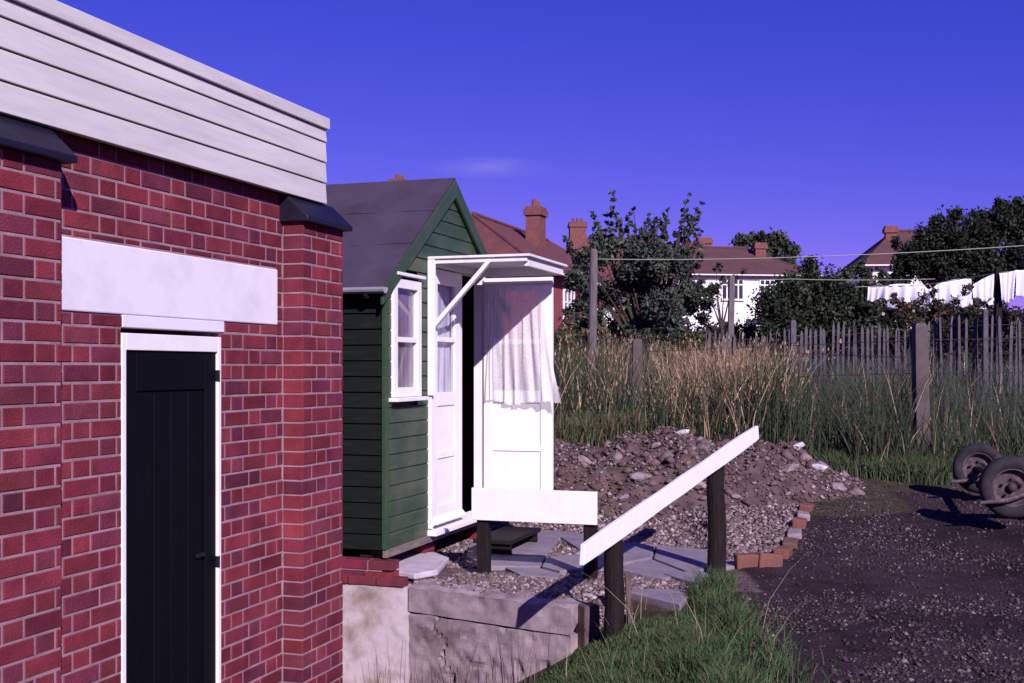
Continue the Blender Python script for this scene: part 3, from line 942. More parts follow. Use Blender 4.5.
fs_ += [(3, 2, 1, 0), tuple(NSG * 4 + v for v in (0, 1, 2, 3))]
mb.add(vs_, fs_); mb.build('rail_board', M['white'], hr, bevel=.004)

# ------------------------------------------------------------------ loose bricks edging the yard
brk = [(748, 566, 'orange red brick at the near corner of the gravel beside the far handrail post', 0, M['redbrick']), (768, 566, 'larger red brick second in the edging row from the handrail', .1, M['redbrick']),
       (783, 556, 'brown stained brick third in the edging row', .9, M['redbrick']), (790, 546, 'dusty brown brick in the middle of the edging row', 1.0, M['redbrick_dull']), (795, 537, 'flat pinkish edging brick just beyond the dusty brown one', 1.1, M['rubble']),
       (799, 527, 'bright red edging brick near the far end of the row', 1.15, M['redbrick']), (803, 518, 'buff edging brick close to the soil heap', 1.15, M['rubble']), (807, 509, 'farthest brick of the edging row at the foot of the soil heap', 1.1, M['redbrick'])]
def stone_mesh(rx, ry, rz, seed, sub=2, rough=.25):
    import bmesh
    bm = bmesh.new(); bmesh.ops.create_icosphere(bm, subdivisions=sub, radius=1)
    for v in bm.verts:
        n_ = noise.noise(v.co * 1.3 + Vector((seed, seed * 2, 0))); n2 = noise.noise(v.co * 3.2 + Vector((seed, 0, 0)))
        c = v.co * (1 + rough * n_ + rough * .5 * n2)
        v.co = Vector((c.x * rx, c.y * ry, c.z * rz))
    me = bpy.data.meshes.new('stone'); bm.to_mesh(me); bm.free(); return me
def ray_ground(px, py):
    D = 6.0
    while D < 20:
        p = P(px, py, D)
        if p.z < terr(p.x, p.y): return p.x, p.y
        D += .02
    return p.x, p.y
for k, (px, py, lab, rz, m) in enumerate(brk):
    x, y = ray_ground(px, py)
    rz = 0 if k < 2 else 1.12
    mb = MB()
    w_, d__, h_ = (.10, .055, .095) if k < 2 else (.12, .06, random.uniform(.05, .10))
    mb.box(-w_, w_, -d__, d__, -.05, h_)
    mb.v = [(a_ + .012 * noise.noise(Vector((a_ * 20, b_ * 20, k))), b_ + .012 * noise.noise(Vector((b_ * 20, c_ * 20, k + 5))), c_ + .01 * noise.noise(Vector((c_ * 20, a_ * 30, k)))) for a_, b_, c_ in mb.v]
    o = mb.build('edging_brick', m, None, bevel=.012)
    o.location = (x, y, terr(x, y)); o.rotation_euler = (random.uniform(-.12, .12), random.uniform(-.12, .12), rz + .15 + random.uniform(-.15, .15))
    tag(o, lab, 'brick', 'loose bricks edging the yard')

# ------------------------------------------------------------------ soil heap with rubble
def heap_h(x, y):
    # ridge runs left to right
    cy = 12.9
    u = (x - 1.45) / (2.42 + .12 * noise.noise(Vector((y * 2, 3, 1)))); v = (y - cy) / (1.2 if y < cy else 1.5)
    r = math.sqrt(u * u + v * v)
    if r >= 1: return 0, r
    h = (.40 + .05 * math.sin(x * 2.1 + 3.4)) * (1 - r ** 3.2) ** .9
    e = min(1, 3.5 * (1 - r))
    h += e * (.16 * noise.noise(Vector((x * 1.5, y * 1.5, 7))) + .10 * noise.noise(Vector((x * 3.7, y * 3.7, 2))) + .06 * abs(noise.noise(Vector((x * 9, y * 9, 4)))) + .04 * abs(noise.noise(Vector((x * 19, y * 19, 4)))))
    return h, r
HX = np.arange(-1.2, 4.2, .028); HY = np.arange(11.6, 14.5, .028)
Vh = np.zeros((len(HX) * len(HY), 3)); Ch = np.ones_like(Vh)
for j, y in enumerate(HY):
    for i, x in enumerate(HX):
        h, r = heap_h(x, y)
        Vh[j * len(HX) + i] = (x, y, terr(x, y) + h - (.06 if r >= 1 else .01))
ii, jj = np.meshgrid(np.arange(len(HX) - 1), np.arange(len(HY) - 1)); q = (jj * len(HX) + ii).ravel()
hp = np_mesh('soil_heap', Vh, np.stack([q, q + 1, q + len(HX) + 1, q + len(HX)], 1), Ch, M['soil'])
tag(hp, 'long low heap of dark turned soil and broken rubble behind the gravel', 'soil heap')

def pebbles(name, pts, smin, smax, cols, label, kind='stuff', flat=.7):
    """pts (n,3): clumps of small stones, each a squashed octahedron-like solid"""
    n = len(pts)
    basev = np.array([(1, 0, 0), (.3, .95, 0), (-.8, .6, 0), (-.85, -.5, 0), (.25, -.97, 0), (.1, 0, 1), (-.05, .1, -1)])
    fc = np.array([(0, 1, 5), (1, 2, 5), (2, 3, 5), (3, 4, 5), (4, 0, 5), (1, 0, 6), (2, 1, 6), (3, 2, 6), (4, 3, 6), (0, 4, 6)])
    s = RNG.uniform(smin, smax, n) * RNG.choice([1, 1, 1, 1.5], n)
    an = RNG.uniform(0, 6.28, n)
    bv = np.repeat(basev[None], n, 0) * (1 + RNG.uniform(-.3, .3, (n, 7, 1)))
    ca, sa = np.cos(an)[:, None], np.sin(an)[:, None]
    X = bv[:, :, 0] * ca - bv[:, :, 1] * sa; Y = bv[:, :, 0] * sa + bv[:, :, 1] * ca
    Z = bv[:, :, 2] * flat
    tl = RNG.uniform(-.5, .5, n)[:, None]
    Z = Z + X * tl
    vv = np.stack([X, Y, Z], 2) * s[:, None, None] + pts[:, None, :]
    ff = (np.arange(n)[:, None, None] * 7 + fc[None]).reshape(-1, 3)
    ci = RNG.integers(0, len(cols), n)
    cc = np.array(cols)[ci] * RNG.uniform(.7, 1.25, (n, 1))
    o = np_mesh(name, vv.reshape(-1, 3), ff, np.repeat(cc, 7, 0), M['pebble'])
    tag(o, label, 'gravel' if kind == 'stuff' else None, kind=kind)
    return o
def scatter(n, x0, x1, y0, y1, fn, zoff=0.0, bias=1.0):
    out = []
    while len(out) < n:
        x = random.uniform(x0, x1); y = y0 + (y1 - y0) * random.random() ** bias
        w = fn(x, y)
        if random.random() < w:
            out.append((x, y, terr(x, y) + zoff))
    return np.array(out)
LG = [(.17, .115, .125), (.12, .08, .088), (.22, .16, .175), (.145, .088, .075), (.08, .05, .062), (.19, .13, .15), (.33, .27, .29)]
DG = [(.046, .028, .036), (.034, .021, .028), (.06, .037, .046), (.026, .017, .023), (.085, .055, .065), (.036, .022, .03), (.05, .03, .04), (.04, .025, .032), (.05, .032, .04), (.035, .022, .028), (.15, .11, .13)]
# pale gravel behind the paving and along the wall top
pebbles('pale_gravel', scatter(9000, -.9, 2.9, 9.3, 11.9, lambda x, y: 1.0 if x < 1.75 + (y - 8.6) * .37 else 0, .006), .010, .024, LG, 'pale pink gravel spread between the paving and the soil heap')
def wtop(x, y):
    if x < .42: return 1.0 if y > wall_y(x) + .05 and not (x < -.45 and y > wall_y(x) + .45) else 0
    return 1.0 if (y > 8.42 or (x < .80 and y > 7.9)) else .0
pebbles('pale_gravel', scatter(5200, -.72, 1.25, 7.7, 9.0, wtop, .012), .009, .021, LG, 'pale gravel along the top of the retaining wall and round the step slabs')
pebbles('yard_gravel', scatter(23000, 1.3, 6.8, 5.2, 13.4, lambda x, y: (1.0 if x > 1.75 + max(0, (y - 8.6)) * .37 and x < 1.5 + y * .46 else (.8 if x > 1.3 and y < 8.6 else 0)) * max(.12, min(1, .5 + 1.7 * noise.noise(Vector((x * 1.1, y * 1.1, 2))) + .8 * noise.noise(Vector((x * 4, y * 4, 2))))), .002, bias=1.25), .004, .015, DG, 'dark purple ash and stones covering the yard on the right')
pp = []
while len(pp) < 6500:
    x, y = random.uniform(-.7, 4.3), random.uniform(11.6, 14.2)
    h, r = heap_h(x, y)
    if r < 1: pp.append((x, y, terr(x, y) + h + .005))
hs = pebbles('heap_rubble', np.array(pp), .006, .024, [(.11, .070, .078), (.075, .045, .052), (.17, .115, .13), (.05, .03, .036), (.12, .065, .06), (.26, .19, .22)], 'small broken rubble mixed into the soil heap', flat=.8)
hs['category'] = 'rubble'
qq = []
while len(qq) < 380:
    x, y = random.uniform(-.8, 3.8), random.uniform(11.7, 14.1)
    h, r_ = heap_h(x, y)
    if r_ < .98: qq.append((x, y, terr(x, y) + h))
hc = pebbles('soil_clods', np.array(qq), .03, .075, [(.105, .066, .07), (.07, .043, .047), (.14, .092, .098), (.10, .055, .05), (.18, .125, .135)], 'clods of dug earth lying all over the heap', flat=.65)
hc['category'] = 'soil'
# larger stones one can tell apart
stones = [(681, 434, .10, 'brightest chalk white lump on the ridge of the soil heap', 1), (600, 443, .10, 'buff flat stone on the left shoulder of the soil heap', 0), (655, 447, .08, 'grey stone on the heap ridge between the white lump and the left shoulder', 0),
          (765, 434, .09, 'buff stone just behind the top end of the white handrail', 0), (795, 438, .11, 'broad pale stone on the right top of the soil heap', 1), (812, 441, .09, 'small pale stone to the right of the heap top', 0),
          (815, 470, .12, 'flat whitish stone on the right flank of the soil heap', 1), (833, 458, .12, 'mauve lump above the flat whitish stone on the heap flank', 0), (876, 475, .10, 'pale stone at the right foot of the soil heap by the grass', 1),
          (838, 488, .10, 'rounded grey stone low on the right end of the heap', 0), (790, 470, .11, 'dull brown lump right of the white handrail on the heap', 0), (640, 478, .12, 'wide pinkish rubble piece left of the white handrail', 0),
          (700, 487, .10, 'half buried rubble piece below the handrail on the heap', 0), (585, 462, .10, 'lump of clay at the left end of the heap above the guard rail', 0), (858, 468, .09, 'small buff stone between the heap and the tall weeds', 0),
          (622, 500, .09, 'squat stone on the gravel at the front of the heap', 0), (735, 498, .08, 'small stone at the heap foot right of the far handrail post', 0)]
def ray_heap(px, py):
    D = 10.5
    while D < 16:
        p = P(px, py, D)
        if p.z < terr(p.x, p.y) + (heap_h(p.x, p.y)[0]): return p
        D += .03
    D = 13.2
    p = P(px, py, D); return p
for k, (px, py, sz, lab, w) in enumerate(stones):
    p = ray_heap(px, py)
    me = stone_mesh(sz, sz * .7, sz * .42, k * 3.7, rough=.45)
    me.materials.append(M['pale_rubble'] if w else M['rubble'])
    o = bpy.data.objects.new('rubble_stone', me); COL.objects.link(o)
    o.location = (p.x, p.y, min(p.z, terr(p.x, p.y) + heap_h(p.x, p.y)[0]) + .012); o.rotation_euler = (random.uniform(-.4, .4), random.uniform(-.4, .4), random.uniform(0, 3))
    tag(o, lab, 'stone', 'larger stones on and around the soil heap')

# ------------------------------------------------------------------ grasses
def blades(name, roots, hts, width, lean, cols, label, cat='grass', top=None, head=None):
    """each blade: 3 segments bending, 7 verts, tris"""
    n = len(roots)
    an = RNG.uniform(0, 6.28, n); le = RNG.uniform(.1, 1, n) * lean * hts
    dx, dy = np.cos(an) * le, np.sin(an) * le
    fa = RNG.uniform(-.9, .9, n)
    wx, wy = np.cos(fa) * width, np.sin(fa) * width
    wd = RNG.uniform(.6, 1.3, n)
    lv = []
    for t, wf in ((0, 1), (.4, .9), (.75, .6)):
        c = roots + np.stack([dx * t * t, dy * t * t, hts * (t - .12 * t * t * (le / np.maximum(hts, .01)))], 1)
        o_ = np.stack([wx * wf * wd / 2, wy * wf * wd / 2, np.zeros(n)], 1)
        lv += [c - o_, c + o_]
    tipc = roots + np.stack([dx, dy, hts * (1 - .12 * le / np.maximum(hts, .01))], 1)
    lv.append(tipc)
    vv = np.stack(lv, 1)
    fc = np.array([(0, 1, 3), (0, 3, 2), (2, 3, 5), (2, 5, 4), (4, 5, 6)])
    ff = (np.arange(n)[:, None, None] * 7 + fc[None]).reshape(-1, 3)
    o = np_mesh(name, vv.reshape(-1, 3), ff, np.repeat(cols, 7, 0), M['grass'])
    tag(o, label, cat, kind='stuff')
    return tipc
def pick(cols, n): return np.array(cols)[RNG.integers(0, len(cols), n)] * RNG.uniform(.7, 1.3, (n, 1))
GG = [(.032, .078, .028), (.045, .090, .032), (.025, .058, .022), (.06, .085, .036), (.10, .085, .05), (.02, .045, .018), (.055, .06, .03)]
rt = scatter(26000, -.25, 1.7, 5.3, 8.6, lambda x, y: (min(1, max(.12, (x + .3) * 2.2)) if x < 1.16 + .12 * (y - 6) + .25 * noise.noise(Vector((x, y * 2, 0))) else (.10 if x < 1.5 else .01)) * (0 if (x < .40 and y > wall_y(x) - .05) or (y > 7.60 and x < 1.05) or (y > 7.8 and x < 1.22) or (y > 8.3 and x < 1.5) or y > 8.45 else 1))
gn = np.array([noise.noise(Vector((p[0] * 3.2, p[1] * 3.2, 8))) for p in rt])
blades('bank_grass', rt, RNG.uniform(.05, .17, len(rt)) * (1 + 1.1 * gn) * np.array([1 - .68 * sm(6.5, 7.1, p[1]) * (1 - sm(1.12, 1.35, p[0])) for p in rt]), .006, .95, pick(GG, len(rt)), 'rough green grass growing on the bank below the handrail')
rt = scatter(26, .2, 1.5, 6.2, 8.0, lambda x, y: 0 if (x < .40 and y > wall_y(x) - .05) else 1)
blades('bank_grass_stalks', rt, RNG.uniform(.2, .55, len(rt)), .004, .9, pick([(.30, .24, .15), (.22, .19, .11)], len(rt)), 'tall dry seed stalks standing in the bank grass')
# dead stalks against the retaining wall
rt = scatter(70, -1.1, .3, 7.6, 8.4, lambda x, y: 1 if wall_y(x) - .35 < y < wall_y(x) - .04 else 0)
blades('dead_stalks', rt, RNG.uniform(.15, .52, len(rt)), .004, .25, pick([(.16, .10, .09), (.10, .06, .06), (.24, .18, .14)], len(rt)), 'thin dead weed stalks against the foot of the retaining wall', 'weeds')

# tall weeds behind the heap: straw in the middle, green and dusky to the right
def weeds():
    n = 60000
    Y = 13.6 + 8.5 * RNG.random(n) ** 1.35
    px = RNG.uniform(545, 1075, n)
    X = (px - 512) / FPX * Y
    keep = ~((np.abs(X - 1.75) < 2.2) & (Y < 14.0)) & ~((X > 2.9) & (Y < 14.2) & (X < 7.5) & (RNG.random(n) < .5))
    for (pp_, yy_, ww_) in ((637, 16.6, 8), (922, 14.2, 11), (591, 16.8, 6)):
        keep &= ~((np.abs(px - pp_) < ww_) & (Y < yy_ + .1) & (RNG.random(n) < .93))
    X, Y, px = X[keep], Y[keep], px[keep]
    n = len(X)
    Z = np.array([terr(x, y) for x, y in zip(X, Y)])
    nn = np.array([noise.noise(Vector((x * .8, y * .5, 5))) for x, y in zip(X, Y)])
    straw = np.exp(-((px - 705) / 60) ** 2) * (.62 + 1.3 * nn) + np.exp(-((px - 590) / 40) ** 2) * .12
    straw = np.where(Y < 14.6, straw * .25, straw)
    straw = np.clip(straw + .16 * RNG.random(n) - .04, 0, 1)
    is_s = RNG.random(n) < straw
    gcol = pick([(.022, .040, .019), (.030, .048, .022), (.015, .026, .017), (.038, .046, .028), (.05, .045, .030)], n)
    gc2 = pick([(.042, .055, .052), (.034, .046, .044), (.055, .062, .055)], n)
    mid = ((px > 800) & (Y > 15.5))[:, None]
    gcol = np.where(mid & (RNG.random((n, 1)) < .6), gc2, gcol)
    scol = pick([(.42, .29, .20), (.46, .33, .24), (.34, .22, .16), (.20, .125, .085), (.15, .092, .07), (.27, .18, .12), (.11, .07, .055), (.17, .09, .08), (.32, .21, .13)], n)
    col = np.where(is_s[:, None], scol, gcol)
    sk = RNG.random(n)
    ht = np.where(is_s, .42 + .5 * sk + .85 * sk ** 8, .4 + .5 * sk + .7 * sk ** 8) * (.95 + .9 * nn)
    ht *= np.where(px < 800, 1.0, .75)
    ht = np.minimum(ht, (368 - np.where(px < 640, 330, np.where(px < 800, 336, 350))) / FPX * Y - Z + RNG.uniform(-.25, .12, n))
    ht = np.maximum(ht, .18)
    R3 = np.stack([X, Y, Z - .02], 1)
    a = px < 800
    t1 = blades('tall_weeds', R3[a], ht[a], .013, .5, col[a], 'tall straw coloured dry grass and weeds behind the soil heap', 'weeds')
    blades('tall_weeds', R3[~a], ht[~a], .014, .55, col[~a], 'dusky green tall weeds in front of the paling fence on the right', 'weeds')
    return t1[(RNG.random(len(t1)) < .10) & (ht[a] > .7)], col
tips, _ = weeds()
# seed heads on the tall dry stems
n = len(tips)
pebble_cols = [(.24, .16, .11), (.18, .11, .08)]
bvv = np.array([(-1, 0, -3), (1, 0, -3), (1.2, .4, 0), (-1.2, -.4, 0), (0, 0, 3)]) * .0065
vv = (tips[:, None, :] + bvv[None] * RNG.uniform(.7, 1.6, (n, 1, 1))); fc = np.array([(0, 1, 2), (0, 2, 3), (3, 2, 4)])
tag(np_mesh('weed_seed_heads', vv.reshape(-1, 3), (np.arange(n)[:, None, None] * 5 + fc[None]).reshape(-1, 3), np.repeat(pick(pebble_cols, n), 5, 0), M['grass']), 'feathery seed heads on the dry weeds', 'weeds', kind='stuff')
# low green grass at the foot of the weeds
def low():
    n = 16000
    Y = RNG.uniform(12.6, 15.2, n); px = RNG.uniform(770, 1075, n); X = (px - 512) / FPX * Y
    k = (X > 3.6) & (Y > 13.1 - .25 * np.sin(X * 3)); X, Y = X[k], Y[k]; n = len(X)
    Z = np.array([terr(x, y) for x, y in zip(X, Y)])
    blades('verge_grass', np.stack([X, Y, Z], 1), RNG.uniform(.06, .30, n), .014, .7, pick([(.022, .045, .018), (.032, .055, .022), (.042, .058, .026), (.07, .065, .04)], n), 'low green grass along the far edge of the yard')
    n = 5000
    Y = RNG.uniform(12.9, 15, n); px = RNG.uniform(545, 640, n); X = (px - 512) / FPX * Y
    Z = np.array([terr(x, y) + heap_h(x, y)[0] * .9 for x, y in zip(X, Y)])
    k = Y > 13.4
    X, Y, Z = X[k], Y[k], Z[k]; n = len(X)
    blades('verge_grass', np.stack([X, Y, Z], 1), RNG.uniform(.15, .5, n), .014, .5, pick([(.032, .055, .025), (.045, .062, .03), (.12, .09, .055), (.06, .05, .03)], n), 'green grass at the left end of the soil heap beside the shed')
low()

# ------------------------------------------------------------------ trees and bushes
def crown(name, clumps, leaf, m, dens, cols, parent, origin, spread=1.0, flat=.85):
    vv = []; cc = []
    for (cx_, cy_, cz_, r, *rest) in clumps:
        k = rest[0] if rest else 1.0
        ncl = max(4, int(dens * k * r * r))
        # sub clumps
        subs = []
        for _ in range(max(3, int(14 * r))):
            d_ = RNG.normal(size=3); d_ /= np.linalg.norm(d_)
            subs.append(np.array((cx_, cy_, cz_)) + d_ * r * RNG.uniform(.35, 1.0) * np.array((1, 1, flat)))
        subs = np.array(subs)
        si = RNG.integers(0, len(subs), ncl)
        ce = subs[si] + RNG.normal(size=(ncl, 3)) * r * .17 * spread
        shade = .75 + .5 * RNG.random(len(subs))
        base = np.array(cols)[RNG.integers(0, len(cols), ncl)] * shade[si][:, None] * RNG.uniform(.75, 1.25, (ncl, 1))
        a_ = RNG.normal(size=(ncl, 3)); a_ /= np.linalg.norm(a_, axis=1)[:, None]
        b_ = RNG.normal(size=(ncl, 3)); b_ -= (a_ * b_).sum(1)[:, None] * a_; b_ /= np.linalg.norm(b_, axis=1)[:, None]
        s_ = leaf * RNG.uniform(.6, 1.4, ncl)[:, None]
        q_ = np.stack([ce - a_ * s_, ce + b_ * s_ * .45, ce + a_ * s_, ce - b_ * s_ * .45], 1)
        vv.append(q_.reshape(-1, 3)); cc.append(np.repeat(base, 4, 0))
    vv = np.concatenate(vv) - np.array(origin); cc = np.concatenate(cc)
    ff = np.arange(len(vv)).reshape(-1, 4)
    return np_mesh(name, vv, ff, cc, m, parent)
def tree(name, label, cat, base, clumps, leaf, dens, cols, trunk_r=.1, group=None, limbs=True, flat=.85, spread=1.0):
    base = Vector(base)
    t = empty(name, base)
    tag(t, label, cat, group)
    crown('crown', clumps, leaf, M['leaf'], dens, cols, t, base, flat=flat, spread=spread)
    mb = MB()
    hz = min(c[2] for c in clumps)
    fork = Vector((0, 0, max(.3, (hz - base.z) * .6)))
    mb.tube([(0, 0, -.2), (.03, 0, fork.z * .5), fork], [trunk_r * 1.3, trunk_r, trunk_r * .85], 8)
    if limbs:
        for c in clumps:
            if c[3] < .12 and random.random() < .75: continue
            e = Vector(c[:3]) - base
            mid = (fork + e) / 2 + Vector((random.uniform(-.2, .2), random.uniform(-.2, .2), random.uniform(0, .2))) * c[3]
            mb.tube([fork, mid, e + Vector((0, 0, c[3] * .4))], [trunk_r * .45, trunk_r * .22, trunk_r * .05], 5)
    mb.build('trunk', M['bark'], t)
    return t
def cl(px, py, D, rpx, k=1.0, dd=0.0):
    p = P(px, py, D + dd); return (p.x, p.y, p.z, rpx / FPX * D, k)
DK = [(.030, .042, .026), (.045, .055, .032), (.022, .032, .022), (.06, .062, .038)]
# apple-like bush tree in the middle
D = 23.0
b_ = P(650, 372, D)
sprigs = []
for (xa, ya, xb, yb) in ((606, 252, 612, 193), (604, 250, 594, 213), (590, 262, 563, 238), (628, 250, 631, 208), (640, 250, 647, 215), (655, 250, 668, 210), (676, 250, 690, 196), (684, 240, 700, 204), (672, 262, 660, 218), (650, 246, 655, 220), (585, 275, 570, 252), (618, 245, 617, 215), (695, 262, 698, 222)):
    for k in range(9):
        t = k / 8
        sprigs.append((xa + (xb - xa) * t + random.uniform(-2.5, 2.5), ya + (yb - ya) * t, 7.5 - 4.6 * t))
core = [(590, 275, 22), (600, 255, 20), (610, 300, 26), (625, 262, 26), (640, 285, 30), (632, 318, 26), (655, 262, 26), (670, 285, 30), (665, 315, 30), (688, 262, 20), (695, 295, 24), (690, 322, 20), (600, 325, 22), (648, 245, 16), (580, 295, 18), (575, 320, 14), (655, 340, 22), (625, 345, 20)]
tree('fruit_tree', 'loose leafy fruit tree with upright sprigs beyond the weeds, centre of the picture', 'tree', (b_.x, b_.y, terr(b_.x, b_.y)),
     [cl(px, py, D, r, .75, random.uniform(-.8, .8)) for px, py, r in core] + [cl(px, py, D, r, .55, random.uniform(-.2, .2)) for px, py, r in sprigs], .048, 9000, [(.035, .055, .045), (.05, .07, .055), (.028, .04, .035), (.065, .075, .05), (.075, .055, .05)], .10)
# brambles along its foot
D = 21
b_ = P(600, 370, D)
tree('bramble_bush', 'brown green bramble bush left of the tall clothesline post', 'bush', (b_.x, b_.y, terr(b_.x, b_.y)), [cl(562, 335, D, 22), cl(580, 348, D, 22), cl(600, 340, D, 20), cl(570, 365, D, 22)], .045, 4500, [(.07, .06, .03), (.05, .06, .03), (.10, .06, .045)], .04)
tree('bramble_bush', 'olive bramble bush under the fruit tree', 'bush', P(650, 372, D) + Vector((0, 0, -.5)), [cl(625, 350, D, 20), cl(650, 352, D, 22), cl(680, 350, D, 20), cl(705, 345, D, 18)], .045, 4500, [(.055, .065, .03), (.05, .05, .03)], .04)
# slender sapling right of it
D = 22
tree('sapling', 'thin bent sapling beside the short clothesline post', 'tree', P(722, 368, D) + Vector((0, 0, -.4)), [cl(716, 290, D, 9), cl(727, 283, D, 9), cl(738, 274, D, 8), cl(705, 285, D, 9), cl(716, 270, D, 7)], .045, 3600, DK, .05)
# dark bushes
D = 28
b_ = P(805, 372, D)
tree('laurel_bush', 'dark dense bush hiding the right end of the white house', 'bush', (b_.x, b_.y, terr(b_.x, b_.y)),
     [cl(px, py, D, r, 1.3) for px, py, r in ((775, 310, 22), (790, 290, 20), (808, 280, 18), (830, 290, 22), (812, 310, 30), (845, 310, 22), (770, 330, 20), (800, 335, 24), (840, 335, 24), (862, 292, 14), (868, 318, 20), (815, 268, 9), (848, 272, 8), (862, 268, 7))], .055, 6500, [(.022, .030, .018), (.03, .038, .02), (.016, .022, .014)], .12, spread=1.7)
D = 26
b_ = P(905, 372, D)
tree('rose_bush', 'rose bush with red and white blooms below the washing', 'bush', (b_.x, b_.y, terr(b_.x, b_.y)),
     [cl(px, py, D, r, 1.1) for px, py, r in ((885, 318, 16), (905, 308, 15), (925, 310, 16), (945, 306, 14), (965, 308, 14), (880, 335, 18), (915, 335, 20), (950, 332, 20), (935, 296, 8), (985, 318, 14), (1005, 325, 18), (1020, 315, 12), (985, 340, 18), (893, 300, 8), (968, 290, 9))], .038, 5200, [(.028, .036, .022), (.04, .045, .028), (.06, .03, .025), (.02, .028, .018)], .05)
rb_ = [o for o in COL.objects if o.name.startswith('rose_bush')][0]
mb = MB()
for k in range(30):
    px, py = random.uniform(878, 970), random.uniform(298, 318)
    p = P(px, py, D - .45) - rb_.location; r = random.uniform(.018, .042)
    mb.add([(p.x + r * math.cos(a_), p.y + random.uniform(-.02, .02), p.z + r * math.sin(a_)) for a_ in (0, 1.05, 2.1, 3.14, 4.2, 5.2)], [(0, 1, 2, 3, 4, 5)], random.choice([(.11, .025, .022), (.13, .025, .025), (.09, .03, .025), (.30, .22, .24), (.30, .24, .15)]))
mb.build('blossom', M['leaf'], rb_)
# dark trees
D = 84
b_ = P(768, 372, D)
tree('round_tree', 'dark round headed tree rising behind the roof of the white house', 'tree', (b_.x, b_.y, terr(b_.x, b_.y)), [cl(px, py, D, r, 1.3) for px, py, r in ((745, 245, 12), (760, 240, 12), (775, 245, 14), (790, 255, 12), (765, 258, 16), (783, 270, 14), (755, 270, 14))], .16, 900, DK, .3)
D = 42
b_ = P(960, 372, D)
tree('oak_tree', 'large dark spreading tree at the right edge above the washing', 'tree', (b_.x, b_.y, terr(b_.x, b_.y)),
     [cl(px, py, D, r, k_) for px, py, r, k_ in ((925, 235, 18, 1.4), (945, 240, 24, 1.4), (970, 232, 26, 1.4), (1000, 225, 24, 1.4), (1025, 225, 24, 1.4), (985, 215, 14, 1.1), (1008, 208, 11, 1.1), (996, 204, 8, .9), (1022, 205, 10, 1), (915, 255, 18, 1.4), (940, 265, 24, 1.4), (975, 262, 26, 1.4), (1010, 262, 26, 1.4), (905, 268, 14, 1.2), (930, 220, 8, 1), (952, 216, 9, 1), (1045, 240, 26, 1.4), (900, 285, 14, 1.2), (950, 285, 18, 1.2), (990, 285, 20, 1.2), (1040, 270, 24, 1.2), (896, 240, 8, .8))], .075, 3400, [(.016, .022, .014), (.022, .028, .016), (.012, .017, .011)], .35, spread=1.35)
D = 34
b_ = P(872, 372, D)
tree('garden_bush', 'loose garden bush in front of the far right house', 'bush', (b_.x, b_.y, terr(b_.x, b_.y)), [cl(px, py, D, r, .9) for px, py, r in ((858, 265, 7), (868, 272, 9), (878, 285, 12), (866, 300, 14), (888, 302, 10), (880, 270, 6))], .05, 4500, DK, .06)
D = 75
for px, lab in ((822, 'low distant hedge between the white house and the far right house'),):
    b_ = P(px, 372, D)
    tree('hedge', lab, 'hedge', (b_.x, b_.y, terr(b_.x, b_.y)), [cl(800, 285, D, 14), cl(820, 283, D, 12), cl(840, 280, D, 12), cl(855, 284, D, 12)], .2, 400, DK, .2)
# backdrop of gardens behind fence so no bare ground shows
D = 30
for k, (x0, lab) in enumerate(((560, 'shrubs at the foot of the red brick house'), (700, 'low shrubs before the white house'), (930, 'low dark shrubs behind the paling fence on the right'))):
    b_ = P(x0 + 60, 372, D)
    tree('garden_shrubs', lab, 'bush', (b_.x, b_.y, terr(b_.x, b_.y)), [cl(x0 + q_ * 16, 342 + random.uniform(-8, 12), D + random.uniform(-1, 1), 20, 1.1) for q_ in range(11)], .07, 2600, [(.022, .03, .02), (.03, .038, .024), (.016, .022, .015)], .06, spread=1.8)

D = 29.5
b_ = P(960, 372, D)
tree('privet_hedge', 'dense dark hedge behind the roses and the washing on the right', 'hedge', (b_.x, b_.y, terr(b_.x, b_.y)), [cl(870 + q_ * 15, py, D + random.uniform(-.4, .4), 17, 1.2) for q_ in range(14) for py in (318, 340, 360)], .07, 2400, [(.020, .027, .018), (.014, .019, .013), (.028, .034, .022)], .06, spread=1.8, limbs=False)

